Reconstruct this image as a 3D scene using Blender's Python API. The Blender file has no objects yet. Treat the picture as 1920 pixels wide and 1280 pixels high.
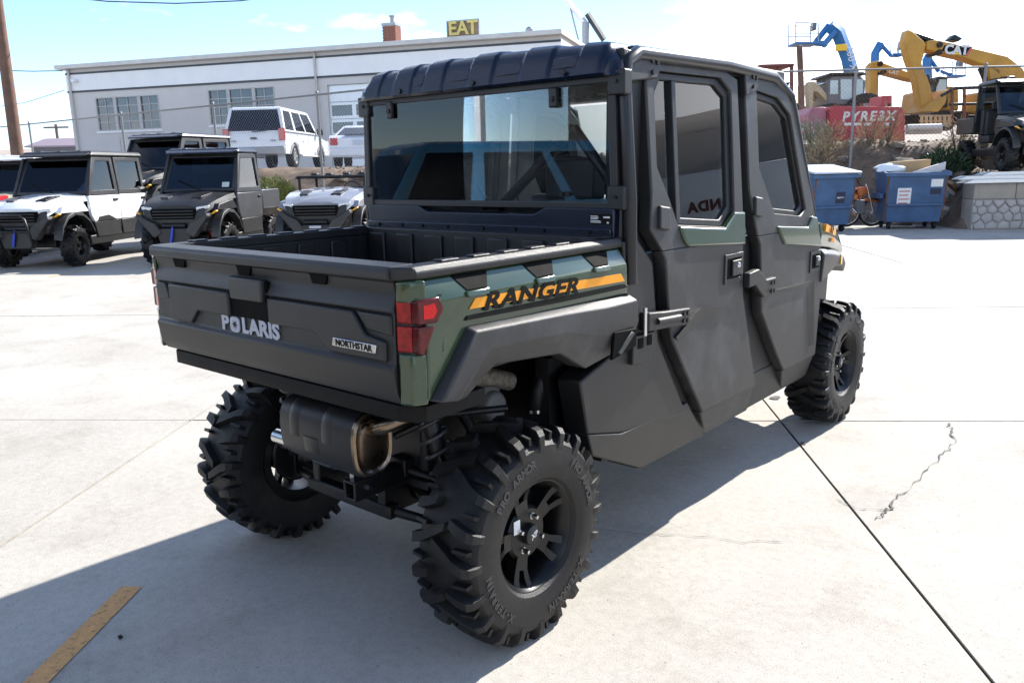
import bpy, bmesh, math, random
from mathutils import Vector, Matrix
R = math.radians
random.seed(7)
SC = bpy.context.scene
COL = SC.collection

# ------------------------------------------------------------ camera
CAM = Vector((2.263, -1.888, 1.519))
YAW, PITCH, ROLL, FPX = R(40.519), R(-12.086), R(-1.303), 1518.4
def cam_axes():
    cy, sy, cp, sp = math.cos(YAW), math.sin(YAW), math.cos(PITCH), math.sin(PITCH)
    d = Vector((-sy*cp, cy*cp, sp)); r = Vector((cy, sy, 0)); u = r.cross(d)
    cr, sr = math.cos(ROLL), math.sin(ROLL)
    return cr*r+sr*u, -sr*r+cr*u, d
AXR, AXU, AXD = cam_axes()
cd = bpy.data.cameras.new('camera'); cam = bpy.data.objects.new('camera', cd); COL.objects.link(cam)
cd.sensor_width = 36; cd.sensor_fit = 'HORIZONTAL'; cd.lens = FPX/1920*36
cd.clip_start = 0.05; cd.clip_end = 3000
m3 = Matrix((AXR, AXU, -AXD)).transposed()
cam.matrix_world = Matrix.Translation(CAM) @ m3.to_4x4()
SC.camera = cam

# ------------------------------------------------------------ sky, sun, exposure
SUN_TO = Vector((0.16, 1.36, 1.0)).normalized()        # direction towards the sun
sun_el = math.asin(SUN_TO.z); sun_az = math.atan2(SUN_TO.x, SUN_TO.y)
w = bpy.data.worlds.new('World'); SC.world = w; w.use_nodes = True
nt = w.node_tree; nt.nodes.clear()
def nd(t, **k):
    n = nt.nodes.new(t)
    for a, b in k.items(): setattr(n, a, b)
    return n
sky = nd('ShaderNodeTexSky', sky_type='NISHITA', sun_disc=False)
sky.sun_elevation = sun_el; sky.sun_rotation = sun_az
sky.altitude = 2500; sky.air_density = 1.0; sky.dust_density = 0.0; sky.ozone_density = 2.4
tc = nd('ShaderNodeTexCoord'); mp = nd('ShaderNodeMapping'); mp.inputs['Scale'].default_value = (1.0, 1.0, 3.2)
mp.inputs['Location'].default_value = (5.19, 3.29, 1.8)
nz = nd('ShaderNodeTexNoise'); nz.inputs['Scale'].default_value = 1.7; nz.inputs['Detail'].default_value = 9; nz.inputs['Roughness'].default_value = 0.56
cr_ = nd('ShaderNodeValToRGB'); cr_.color_ramp.elements[0].position = 0.50; cr_.color_ramp.elements[1].position = 0.63
mx = nd('ShaderNodeMixRGB'); mx.inputs['Color2'].default_value = (10.0, 10.0, 10.2, 1)
bg = nd('ShaderNodeBackground'); bg.inputs['Strength'].default_value = 0.14
out = nd('ShaderNodeOutputWorld')
L = nt.links.new
L(tc.outputs['Generated'], mp.inputs['Vector']); L(mp.outputs[0], nz.inputs['Vector']); L(nz.outputs['Fac'], cr_.inputs['Fac'])
sx_ = nd('ShaderNodeSeparateXYZ'); L(tc.outputs['Generated'], sx_.inputs[0])
fd_ = nd('ShaderNodeMapRange'); fd_.inputs['From Min'].default_value = 0.4; fd_.inputs['From Max'].default_value = 0.9; fd_.inputs['To Min'].default_value = 1.0; fd_.inputs['To Max'].default_value = 0.0; L(sx_.outputs['Z'], fd_.inputs['Value'])
cm_ = nd('ShaderNodeMath', operation='MULTIPLY'); L(cr_.outputs['Color'], cm_.inputs[0]); L(fd_.outputs[0], cm_.inputs[1])
L(cm_.outputs[0], mx.inputs['Fac']); L(sky.outputs[0], mx.inputs['Color1']); L(mx.outputs[0], bg.inputs['Color']); L(bg.outputs[0], out.inputs['Surface'])
sd = bpy.data.lights.new('sun', 'SUN'); sun = bpy.data.objects.new('sun', sd); COL.objects.link(sun)
sd.energy = 4.8; sd.angle = R(0.53); sd.color = (1.0, 0.955, 0.885)
sun.rotation_euler = (-SUN_TO).to_track_quat('-Z', 'Y').to_euler(); sun.location = (3, 20, 30)
SC.view_settings.view_transform = 'Standard'; SC.view_settings.look = 'None'
SC.view_settings.exposure = 1.12; SC.view_settings.gamma = 1.0
SC.view_settings.use_curve_mapping = False
SC.render.engine = 'CYCLES'
SC.cycles.max_bounces = 10; SC.cycles.transparent_max_bounces = 16

# ------------------------------------------------------------ measuring helpers: the lot's own frame and the view frame
GA = R(36)                                             # slab joints run along U and V
U = Vector((math.cos(GA), math.sin(GA), 0)); V = Vector((-math.sin(GA), math.cos(GA), 0))
def uv(u, v, z=0): return U*u + V*v + Vector((0, 0, z))
HR = Vector((math.cos(YAW), math.sin(YAW), 0)); HF = Vector((-math.sin(YAW), math.cos(YAW), 0))
def view(a, h, z=0):                                   # a metres right of and h metres ahead of the tripod
    return Vector((CAM.x, CAM.y, 0)) + HR*a + HF*h + Vector((0, 0, z))
def ray(px, py): return AXR*((px-960)/FPX) + AXU*((640-py)/FPX) + AXD
def az(px, py, h):                                     # lateral and height (m) of a measured point at range h
    q = ray(px, py); t = h/q.dot(HF)
    return q.dot(HR)*t, CAM.z + q.z*t
def at(px, py, h):
    a, z = az(px, py, h); return view(a, h, z)

# ------------------------------------------------------------ materials
MATS = {}
def mat(name, col, rough=0.6, metal=0.0, var=0.12, scale=6.0, bump=0.0, bscale=60.0, coat=0.0, spec=None, emit=None, dirt=None, coord='Object'):
    if name in MATS: return MATS[name]
    m = bpy.data.materials.new(name); m.use_nodes = True
    t = m.node_tree; b = t.nodes['Principled BSDF']; lk = t.links.new
    b.inputs['Base Color'].default_value = (*col, 1); b.inputs['Roughness'].default_value = rough; b.inputs['Metallic'].default_value = metal
    if coat: b.inputs['Coat Weight'].default_value = coat; b.inputs['Coat Roughness'].default_value = 0.06
    if spec is not None: b.inputs['Specular IOR Level'].default_value = spec
    if emit: b.inputs['Emission Color'].default_value = (*emit[0], 1); b.inputs['Emission Strength'].default_value = emit[1]
    tcn = t.nodes.new('ShaderNodeTexCoord')
    if var or dirt:
        n = t.nodes.new('ShaderNodeTexNoise'); n.inputs['Scale'].default_value = scale; n.inputs['Detail'].default_value = 7; n.inputs['Roughness'].default_value = 0.62
        lk(tcn.outputs[coord], n.inputs['Vector'])
        rp = t.nodes.new('ShaderNodeValToRGB')
        lo = [max(0, c*(1-var)) for c in col]; hi = [min(1, c*(1+var)) for c in col]
        rp.color_ramp.elements[0].position = 0.3; rp.color_ramp.elements[1].position = 0.7
        rp.color_ramp.elements[0].color = (*lo, 1); rp.color_ramp.elements[1].color = (*hi, 1)
        lk(n.outputs['Fac'], rp.inputs['Fac']); last = rp.outputs['Color']
        if dirt:
            n2 = t.nodes.new('ShaderNodeTexNoise'); n2.inputs['Scale'].default_value = dirt[2]; n2.inputs['Detail'].default_value = 8; n2.inputs['Roughness'].default_value = 0.7
            lk(tcn.outputs[coord], n2.inputs['Vector'])
            r2 = t.nodes.new('ShaderNodeValToRGB'); r2.color_ramp.elements[0].position = dirt[3]; r2.color_ramp.elements[1].position = dirt[3]+0.14
            r2.color_ramp.elements[1].color = (dirt[1],)*3+(1,)
            lk(n2.outputs['Fac'], r2.inputs['Fac'])
            mxx = t.nodes.new('ShaderNodeMixRGB'); mxx.inputs['Color2'].default_value = (*dirt[0], 1)
            lk(r2.outputs['Color'], mxx.inputs['Fac']); lk(last, mxx.inputs['Color1']); last = mxx.outputs['Color']
        lk(last, b.inputs['Base Color'])
        mr = t.nodes.new('ShaderNodeMapRange'); mr.inputs['To Min'].default_value = max(0.02, rough*0.8); mr.inputs['To Max'].default_value = min(1, rough*1.2)
        lk(n.outputs['Fac'], mr.inputs['Value']); lk(mr.outputs['Result'], b.inputs['Roughness'])
    if bump:
        nb = t.nodes.new('ShaderNodeTexNoise'); nb.inputs['Scale'].default_value = bscale; nb.inputs['Detail'].default_value = 5
        lk(tcn.outputs[coord], nb.inputs['Vector'])
        bn = t.nodes.new('ShaderNodeBump'); bn.inputs['Strength'].default_value = bump; bn.inputs['Distance'].default_value = 0.01
        lk(nb.outputs['Fac'], bn.inputs['Height']); lk(bn.outputs['Normal'], b.inputs['Normal'])
    MATS[name] = m; return m
def glass(name, tint, ior=1.7, rough=0.0):
    if name in MATS: return MATS[name]
    m = bpy.data.materials.new(name); m.use_nodes = True; t = m.node_tree; t.nodes.clear(); lk = t.links.new
    o = t.nodes.new('ShaderNodeOutputMaterial'); mi = t.nodes.new('ShaderNodeMixShader')
    tr = t.nodes.new('ShaderNodeBsdfTransparent'); tr.inputs['Color'].default_value = (*tint, 1)
    gl = t.nodes.new('ShaderNodeBsdfGlossy'); gl.inputs['Roughness'].default_value = rough; gl.inputs['Color'].default_value = (0.95, 0.97, 1, 1)
    fr = t.nodes.new('ShaderNodeFresnel'); fr.inputs['IOR'].default_value = ior
    lk(fr.outputs[0], mi.inputs['Fac']); lk(tr.outputs[0], mi.inputs[1]); lk(gl.outputs[0], mi.inputs[2]); lk(mi.outputs[0], o.inputs['Surface'])
    MATS[name] = m; return m
def lens(name, col):
    m = mat(name, col, 0.12, 0, 0.45, 60, coat=0.0, spec=0.35); return m

PLA = mat('moulded_black_plastic', (0.0065, 0.0068, 0.008), 0.38, 0, 0.15, 5, 0.25, 900)
PLG = mat('grey_black_door_plastic', (0.020, 0.020, 0.021), 0.44, 0, 0.22, 4.5, 0.22, 900, dirt=((0.070, 0.072, 0.077), 0.55, 2.4, 0.51))
PLD = mat('dull_dark_plastic', (0.011, 0.011, 0.0115), 0.44, 0, 0.2, 6, 0.2, 700)
BLUEBLK = mat('sky_tinted_roof_plastic', (0.0035, 0.0075, 0.021), 0.26, 0, 0.12, 4, 0.1, 800)  # black plastic; the blue of reflected sky is mixed into its base colour
BLK = mat('black_metal', (0.010, 0.010, 0.011), 0.38, 0.3, 0.2, 8)
GREEN = mat('dark_green_paint', (0.021, 0.046, 0.018), 0.26, 0.0, 0.06, 3, coat=0.6)
ORANGE = mat('orange_decal', (0.86, 0.33, 0.012), 0.32, 0, 0.05, 9)
DECALB = mat('black_decal', (0.005, 0.005, 0.005), 0.45, 0, 0.05, 9, spec=0.15)
mat('deep_black', (0.003, 0.003, 0.003), 0.7, 0, 0.05, 9, spec=0.08)
SILV = mat('silver_lettering', (0.42, 0.45, 0.52), 0.4, 0.2, 0.05, 9)
RUB = mat('tyre_rubber', (0.0075, 0.0075, 0.008), 0.5, 0, 0.3, 14, 0.3, 300, spec=0.35, dirt=((0.05, 0.043, 0.033), 0.4, 7, 0.56))
RIM = mat('matt_black_alloy', (0.009, 0.009, 0.0095), 0.32, 0.4, 0.1, 12)
CHR = mat('bright_steel', (0.62, 0.62, 0.63), 0.22, 1.0, 0.08, 20)
EXH = mat('heat_tinted_steel', (0.22, 0.17, 0.125), 0.28, 1.0, 0.3, 9)
MUF = mat('muffler_shield', (0.022, 0.022, 0.023), 0.42, 0.2, 0.1, 8)
STEEL = mat('dull_galvanised_steel', (0.32, 0.33, 0.34), 0.45, 0.8, 0.15, 14)
WHT = mat('white_paint', (0.78, 0.79, 0.80), 0.25, 0, 0.03, 4, coat=0.7)
LGREY = mat('light_grey_paint', (0.24, 0.25, 0.28), 0.28, 0, 0.04, 4, coat=0.7)
DGREY = mat('graphite_paint', (0.085, 0.087, 0.092), 0.32, 0.3, 0.08, 4, coat=0.6)
NAVY = mat('teal_blue_paint', (0.030, 0.125, 0.215), 0.25, 0.0, 0.05, 3, coat=1.0)
REDL = lens('red_lamp_lens', (0.24, 0.004, 0.006)); REDD = lens('dark_red_lamp_lens', (0.07, 0.003, 0.005))
AMB = mat('amber_reflector', (0.85, 0.42, 0.01), 0.2, 0, 0.1, 30, coat=1)
YEL = mat('yellow_tag', (0.85, 0.55, 0.03), 0.5, 0, 0.1, 20)
CLEAR = mat('clear_lamp_lens', (0.55, 0.57, 0.60), 0.1, 0.3, 0.3, 40, coat=1)
PAPER = mat('white_sticker', (0.72, 0.72, 0.70), 0.6, 0, 0.1, 30)
SEAT = mat('black_vinyl', (0.018, 0.018, 0.019), 0.55, 0, 0.2, 8, 0.2, 200)
GL_REAR = glass('tinted_rear_glass', (0.86, 0.90, 0.92), 1.45)
GL_SIDE = glass('side_glass', (0.86, 0.91, 0.90), 1.5)
GL_DARK = glass('dark_windscreen', (0.42, 0.46, 0.50), 1.5)
GL_CAR = glass('car_glass', (0.30, 0.33, 0.36), 1.5)
GL_BLDG = mat('window_pane_glass', (0.05, 0.06, 0.075), 0.12, 0, 0.3, 0.8, coat=0.6)

# ------------------------------------------------------------ mesh building
def rotz(a): return Matrix.Rotation(a, 4, 'Z')
class MB:
    def __init__(s): s.v = []; s.f = []
    def add(s, vs, fs, M=None):
        o = len(s.v)
        s.v += [tuple(M @ Vector(p)) if M is not None else tuple(p) for p in vs]
        s.f += [tuple(i+o for i in f) for f in fs]; return s
    def box(s, x0, x1, y0, y1, z0, z1, M=None, tx=0, ty=0):      # tx, ty: inset of the top
        vs = [(x0, y0, z0), (x1, y0, z0), (x1, y1, z0), (x0, y1, z0), (x0+tx, y0+ty, z1), (x1-tx, y0+ty, z1), (x1-tx, y1-ty, z1), (x0+tx, y1-ty, z1)]
        return s.add(vs, [(3, 2, 1, 0), (4, 5, 6, 7), (0, 1, 5, 4), (1, 2, 6, 5), (2, 3, 7, 6), (3, 0, 4, 7)], M)
    def prism(s, poly, f0, f1, M=None):                            # poly of 2-D points, f0/f1 map (a,b)->3-D for the two caps
        n = len(poly); vs = [f0(*p) for p in poly]+[f1(*p) for p in poly]
        fs = [tuple(range(n)), tuple(range(2*n-1, n-1, -1))]+[(i, i+n, (i+1) % n+n, (i+1) % n) for i in range(n)]
        return s.add(vs, fs, M)
    def px(s, poly, x0, x1, M=None): return s.prism(poly, lambda a, b: (x0, a, b), lambda a, b: (x1, a, b), M)   # poly in (y,z)
    def py(s, poly, y0, y1, M=None): return s.prism(poly, lambda a, b: (a, y0, b), lambda a, b: (a, y1, b), M)   # poly in (x,z)
    def pz(s, poly, z0, z1, M=None): return s.prism(poly, lambda a, b: (a, b, z0), lambda a, b: (a, b, z1), M)
    def ring(s, outer, inner, f0, f1):                             # frame between two loops of equal length
        n = len(outer); vs = [f0(*p) for p in outer]+[f0(*p) for p in inner]+[f1(*p) for p in outer]+[f1(*p) for p in inner]
        fs = []
        for i in range(n):
            j = (i+1) % n
            fs += [(i, j, j+n, i+n), (i+2*n, i+3*n, j+3*n, j+2*n), (i, i+2*n, j+2*n, j), (i+n, j+n, j+3*n, i+3*n)]
        return s.add(vs, fs)
    def tube(s, pts, r, n=8, cap=True, M=None):
        pts = [Vector(p) for p in pts]; vs = []; fs = []
        rr = r if isinstance(r, (list, tuple)) else [r]*len(pts)
        up = None
        for i, p in enumerate(pts):
            d = (pts[min(i+1, len(pts)-1)]-pts[max(i-1, 0)]).normalized()
            if up is None: up = Vector((0, 0, 1)) if abs(d.z) < 0.9 else Vector((1, 0, 0))
            a = d.cross(up)
            if a.length < 1e-6: a = d.orthogonal()
            a.normalize(); b = a.cross(d).normalized(); up = b
            for k in range(n):
                t = 2*math.pi*k/n; vs.append(p+(a*math.cos(t)+b*math.sin(t))*rr[i])
        for i in range(len(pts)-1):
            for k in range(n): fs.append((i*n+k, i*n+(k+1) % n, (i+1)*n+(k+1) % n, (i+1)*n+k))
        if cap: fs += [tuple(range(n-1, -1, -1)), tuple(range((len(pts)-1)*n, len(pts)*n))]
        return s.add(vs, fs, M)
    def lathe(s, prof, n=32, M=None, cap=False, a0=0, a1=2*math.pi, sq=None):          # prof (r, x), about the X axis
        vs = []; fs = []; m = len(prof); full = abs(a1-a0-2*math.pi) < 1e-6; nn = n if full else n+1
        for k in range(nn):
            t = a0+(a1-a0)*k/n
            k_ = 1.0 if sq is None else (abs(math.cos(t))**sq+abs(math.sin(t))**sq)**(-1/sq)
            for r, x in prof: vs.append((x, k_*r*math.cos(t), k_*r*math.sin(t)))
        for k in range(n):
            k2 = (k+1) % nn
            for i in range(m-1): fs.append((k*m+i, k*m+i+1, k2*m+i+1, k2*m+i))
        if cap and full: fs += [tuple(k*m for k in range(n)), tuple(k*m+m-1 for k in range(n-1, -1, -1))]
        return s.add(vs, fs, M)
    def cyl(s, p0, p1, r, n=12, M=None): return s.tube([p0, p1], r, n, True, M)
    def blob(s, c, rx, ry, rz, jit=0.15, seg=7, rings=5, rnd=random, M=None):
        vs = []; fs = []
        for i in range(rings+1):
            th = math.pi*i/rings
            for k in range(seg):
                ph = 2*math.pi*k/seg; j = 1+rnd.uniform(-jit, jit)
                vs.append((c[0]+rx*math.sin(th)*math.cos(ph)*j, c[1]+ry*math.sin(th)*math.sin(ph)*j, c[2]+rz*math.cos(th)*j))
        for i in range(rings):
            for k in range(seg): fs.append((i*seg+k, (i+1)*seg+k, (i+1)*seg+(k+1) % seg, i*seg+(k+1) % seg))
        return s.add(vs, fs, M)
    def grid(s, nu, nv, fn, M=None):
        vs = [fn(i/nu, j/nv) for i in range(nu+1) for j in range(nv+1)]
        fs = [(i*(nv+1)+j, (i+1)*(nv+1)+j, (i+1)*(nv+1)+j+1, i*(nv+1)+j+1) for i in range(nu) for j in range(nv)]
        return s.add(vs, fs, M)
    def mesh(s, name, material, smooth=None, fix=True):
        me = bpy.data.meshes.new(name); me.from_pydata([tuple(p) for p in s.v], [], s.f)
        if fix:
            bm = bmesh.new(); bm.from_mesh(me); bmesh.ops.recalc_face_normals(bm, faces=bm.faces); bm.to_mesh(me); bm.free()
        me.materials.append(material)
        if smooth:
            me.polygons.foreach_set('use_smooth', [True]*len(me.polygons))
            if smooth < 180: me.set_sharp_from_angle(angle=R(smooth))
        me.update(); return me
    def build(s, name, material, parent=None, smooth=None, bevel=0, seg=2, fix=True):
        o = bpy.data.objects.new(name, s.mesh(name, material, smooth, fix)); COL.objects.link(o)
        if parent is not None: o.parent = parent
        if bevel:
            b = o.modifiers.new('bevel', 'BEVEL'); b.width = bevel; b.segments = seg; b.limit_method = 'ANGLE'; b.angle_limit = R(28); b.harden_normals = False
            o.data.polygons.foreach_set('use_smooth', [True]*len(o.data.polygons)); o.data.set_sharp_from_angle(angle=R(40))
        return o
def empty(name, loc=(0, 0, 0), rz=0, label=None, cat=None, group=None, parent=None):
    o = bpy.data.objects.new(name, None); COL.objects.link(o); o.location = loc; o.rotation_euler = (0, 0, rz); o.empty_display_size = 0.2
    if parent is not None: o.parent = parent
    return tag(o, label, cat, group)
def tag(o, label=None, cat=None, group=None, kind=None):
    if label: o['label'] = label
    if cat: o['category'] = cat
    if group: o['group'] = group
    if kind: o['kind'] = kind
    return o
def inst(src, parent, M=None, name=None):
    o = src.copy(); COL.objects.link(o); o.parent = parent
    if M is not None: o.matrix_local = M
    if name: o.name = name
    return o
def txt(name, s, size, origin, ax, ay, material, parent, depth=0.003, shear=0.0, bold=0.0, space=1.0, align='CENTER', yscale=1.0, xscale=1.0):
    c = bpy.data.curves.new(name, 'FONT'); c.body = s; c.size = size; c.extrude = depth; c.shear = shear; c.offset = bold; c.space_character = space
    c.align_x = align; c.align_y = 'CENTER'; c.resolution_u = 3
    t = bpy.data.objects.new(name+'_curve', c); COL.objects.link(t)
    dg = bpy.context.evaluated_depsgraph_get(); me = bpy.data.meshes.new_from_object(t.evaluated_get(dg)); bpy.data.objects.remove(t)
    ax = Vector(ax).normalized(); ay = Vector(ay).normalized(); n = ax.cross(ay)
    M = Matrix((ax*xscale, ay*yscale, n)).transposed().to_4x4(); M.translation = Vector(origin); me.transform(M)
    me.materials.clear(); me.materials.append(material); me.name = name
    o = bpy.data.objects.new(name, me); COL.objects.link(o); o.parent = parent
    return o
# ============================================================ wheels
def tyre_mb(rad=0.362, hw=0.125, nl=20, detail=True, rnd=random.Random(3)):
    rc = rad-0.028; b = MB()
    pr = [(0.180, -hw*0.78), (0.196, -hw*0.93), (0.225, -hw), (0.27, -hw*1.02), (0.305, -hw*0.98), (rc-0.012, -hw*0.84), (rc-0.002, -hw*0.5), (rc, 0)]
    pr = pr+[(r, -x) for r, x in pr[-2::-1]]
    b.lathe(pr, 72 if detail else 40)
    def P(a, x, r): return (x, r*math.cos(a), r*math.sin(a))
    for side in (-1, 1):
        for i in range(nl):
            a0 = 2*math.pi*(i+(0.5 if side > 0 else 0))/nl; lng = i % 2 == 0
            xs_ = [-0.022, 0.020, 0.068, 0.102, 0.121, 0.1255] if lng else [0.034, 0.058, 0.084, 0.106, 0.121, 0.1255]
            xs_ = [x*hw/0.125 for x in xs_]
            da = [-0.10, -0.035, 0.045, 0.075, 0.085, 0.088] if lng else [0.02, 0.05, 0.07, 0.085, 0.095, 0.098]
            rt = [rad, rad, rad-0.001, rad-0.005, rad-0.022, rad-0.052]
            rb = [rc-0.01, rc-0.01, rc-0.012, rc-0.02, rc-0.032, rc-0.045]
            wd = [0.050, 0.058, 0.060, 0.058, 0.052, 0.042]
            vs = []
            for k in range(6):
                a = a0+da[k]; x = side*xs_[k]; h = wd[k]; j = rnd.uniform(-0.003, 0.003)
                vs += [P(a-h, x, rb[k]), P(a-h*0.74, x+side*0.002, rt[k]), P(a+h*0.74+j, x+side*0.002, rt[k]), P(a+h, x, rb[k])]
            fs = []
            for k in range(5):
                for q in range(3): fs.append((k*4+q, k*4+q+1, k*4+q+5, k*4+q+4))
            fs += [(0, 1, 2, 3), (23, 22, 21, 20)]
            b.add(vs, fs)
            if detail:                                           # a small bar in each gap
                a = a0+math.pi/nl+0.075; vs = []
                for xx in (side*0.06, side*0.112):
                    r1 = rad-0.008 if abs(xx) < 0.1 else rad-0.018
                    vs += [P(a-0.022, xx, rc-0.015), P(a-0.016, xx, r1), P(a+0.016, xx, r1), P(a+0.022, xx, rc-0.015)]
                b.add(vs, [(0, 1, 5, 4), (1, 2, 6, 5), (2, 3, 7, 6), (0, 1, 2, 3), (7, 6, 5, 4)])
    return b
def rim_mb(n=5, hw=0.125):
    b = MB()
    b.lathe([(0.150, -0.10), (0.182, -0.098), (0.185, -0.09), (0.165, -0.07), (0.158, 0.02), (0.164, 0.06), (0.176, 0.088), (0.186, 0.094), (0.193, 0.098), (0.193, 0.104), (0.182, 0.104), (0.172, 0.092), (0.160, 0.066), (0.152, 0.03), (0.150, -0.10)], 48)
    b.lathe([(0.0, 0.030), (0.082, 0.030), (0.092, 0.040), (0.092, 0.054), (0.082, 0.064), (0.0, 0.066)], 32)
    for i in range(n):
        a = 2*math.pi*(i+0.2)/n
        def bar(rows):
            vs = []
            for r, o0, o1, xa, xb in rows:
                for o_, x in ((o0, xa), (o1, xa), (o1, xb), (o0, xb)): vs.append((x, r*math.cos(a)-o_*math.sin(a), r*math.sin(a)+o_*math.cos(a)))
            n_ = len(rows)
            b.add(vs, [(k*4+q, k*4+(q+1) % 4, k*4+4+(q+1) % 4, k*4+4+q) for k in range(n_-1) for q in range(4)]+[(3, 2, 1, 0), tuple(n_*4-4+q for q in range(4))])
        bar(((0.070, -0.026, 0.026, 0.028, 0.062), (0.122, -0.031, 0.031, 0.032, 0.068)))
        for sg in (-1, 1): bar(((0.118, sg*0.010, sg*0.031, 0.033, 0.0675), (0.150, sg*0.016, sg*0.042, 0.040, 0.078), (0.176, sg*0.022, sg*0.050, 0.045, 0.094)))
    return b
TYRE = tyre_mb().mesh('tyre', RUB, 32)
RIMM = rim_mb().mesh('wheel', RIM, 35)
cb = MB(); cb.lathe([(0.0, 0.092), (0.026, 0.092), (0.033, 0.088), (0.036, 0.066), (0.036, 0.05)], 28); CAPM = cb.mesh('hub_cap', PLA, 40)
nb_ = MB(); nb_.lathe([(0.0, 0.024), (0.0065, 0.022), (0.0085, 0.016), (0.0095, 0.0), (0.012, 0.0), (0.012, -0.004)], 6); NUTM = nb_.mesh('lug_nut', CHR, 30)
TYRE2 = tyre_mb(0.362, 0.115, 16, False).mesh('tyre_plain', RUB, 32)
def letter_ring(s, r, a_mid, size, gap, x):
    me_all = MB(); n = len(s)
    for i, ch in enumerate(s):
        if ch == ' ': continue
        a = a_mid-(i-(n-1)/2)*gap
        o = txt('t', ch, size, (0, 0, 0), (1, 0, 0), (0, 1, 0), RUB, None, 0.002, 0, 0.0015)
        me = o.data
        # letter up points outwards, reading clockwise seen from +X
        up = Vector((0, math.cos(a), math.sin(a))); rt = up.cross(Vector((1, 0, 0)))
        M = Matrix((rt, up, Vector((1, 0, 0)))).transposed().to_4x4(); M.translation = up*r+Vector((x, 0, 0))
        me_all.add([v.co.copy() for v in me.vertices], [tuple(p.vertices) for p in me.polygons], M)
        bpy.data.objects.remove(o); bpy.data.meshes.remove(me)
    return me_all
LETC = mat('raised_rubber_letters', (0.032, 0.032, 0.033), 0.5, 0, 0.1, 20); LETM = []
for s_, am in (('PRO ARMOR', R(100)), ('X-TERRAIN', R(-80)), ('PRO ARMOR', R(10)), ('X-TERRAIN', R(190))):
    q = letter_ring(s_, 0.262, am, 0.036, 0.092, 0.127); LETM.append(q.mesh('sidewall_lettering', LETC, None, False))
q = txt('t', 'XP', 0.026, (0.0925, 0, 0), (0, 1, 0), (0, 0, 1), PAPER, None, 0.0006, 0.2, 0.0006); CAPL = q.data; bpy.data.objects.remove(q)
def me_obj(name, me, parent, M=None):
    o = bpy.data.objects.new(name, me); COL.objects.link(o); o.parent = parent
    if M is not None: o.matrix_local = M
    return o
def wheel(parent, x, y, z, side, spin=0.0, fancy=True, steer=0.0, scale=1.0):
    M = Matrix.Translation((x, y, z)) @ rotz(steer+(0 if side > 0 else math.pi)) @ Matrix.Rotation(spin, 4, 'X') @ Matrix.Scale(scale, 4)
    wo = me_obj('wheel', RIMM, parent, M)
    me_obj('tyre', TYRE if fancy else TYRE2, wo)
    me_obj('hub_cap', CAPM, wo)
    if fancy:
        for k in range(4):
            a = math.pi/4+k*math.pi/2
            me_obj('lug_nut', NUTM, wo, Matrix.Translation((0.066, 0.057*math.cos(a), 0.057*math.sin(a))))
        for lm in LETM: me_obj('sidewall_lettering', lm, wo)
        me_obj('cap_logo', CAPL, wo)
    return wo

# ============================================================ the green utility vehicle
HV = empty('utility_vehicle', (0, 0, 0), 0, 'dark green and black crew cab utility vehicle with open cargo bed', 'utility vehicle')
def xs(z):
    if z > 1.2: return 0.72-0.06*(z-1.2)/0.7
    if z < 0.45: return 0.72-0.04*(0.45-z)/0.1
    return 0.72
def sd_poly(b, poly, d0, d1, s=1):        # slab lying on the body side; d0/d1 depth below the skin
    b.prism(poly, lambda y, z: (s*(xs(z)-d0), y, z), lambda y, z: (s*(xs(z)-d1), y, z)); return b
def sd_ring(b, o, i, d0, d1, s=1):
    b.ring(o, i, lambda y, z: (s*(xs(z)-d0), y, z), lambda y, z: (s*(xs(z)-d1), y, z)); return b
def shrink(poly, k):
    cy = sum(p[0] for p in poly)/len(poly); cz = sum(p[1] for p in poly)/len(poly)
    return [(cy+(p[0]-cy)*k, cz+(p[1]-cz)*k) for p in poly]
W1 = [(0.856, 1.856), (1.35, 1.864), (1.445, 1.814), (1.425, 1.317), (1.331, 1.255), (0.932, 1.289), (0.911, 1.326), (0.796, 1.505), (0.808, 1.802)]
O1 = [(0.764, 1.903), (1.398, 1.897), (1.513, 1.868), (1.514, 1.313), (1.510, 1.20), (0.80, 1.20), (0.722, 1.285), (0.746, 1.40), (0.752, 1.80)]
L1 = [(1.510, 1.20), (1.507, 1.152), (1.526, 0.938), (1.70, 0.478), (1.165, 0.478), (0.886, 0.847), (0.856, 0.976), (0.829, 1.163), (0.80, 1.20)]
B1 = [(1.165, 0.476), (1.70, 0.476), (1.738, 0.335), (1.30, 0.335)]
T1 = [(0.931, 1.283), (1.315, 1.250), (1.419, 1.311), (1.512, 1.309), (1.506, 1.166), (0.994, 1.201), (0.962, 1.223)]
W2 = [(1.704, 1.834), (1.939, 1.811), (2.08, 1.738), (2.183, 1.437), (2.241, 1.282), (2.167, 1.251), (1.853, 1.282), (1.70, 1.494)]
O2 = [(1.582, 1.899), (1.988, 1.875), (2.135, 1.78), (2.285, 1.485), (2.37, 1.235), (2.40, 1.19), (1.655, 1.19), (1.585, 1.40)]
L2 = [(1.655, 1.19), (2.40, 1.19), (2.47, 1.06), (2.505, 0.836), (2.474, 0.48), (2.04, 0.48), (1.927, 0.60), (1.732, 0.831), (1.69, 1.149)]
B2 = [(2.04, 0.478), (2.474, 0.478), (2.47, 0.36), (2.13, 0.36)]
T2 = [(1.866, 1.221), (2.25, 1.192), (2.305, 1.243), (2.37, 1.235), (2.452, 1.074), (1.956, 1.128), (1.91, 1.17)]
def bolts(parent, pts, nrm, r=0.007, name='bolt'):
    b0 = MB(); b0.cyl((0, 0, 0), (0, 0, 0.006), r, 6)
    me = b0.mesh(name, BLK)
    q = Vector(nrm).to_track_quat('Z', 'Y').to_matrix().to_4x4()
    for p in pts: me_obj(name, me, parent, Matrix.Translation(p) @ q)
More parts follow.
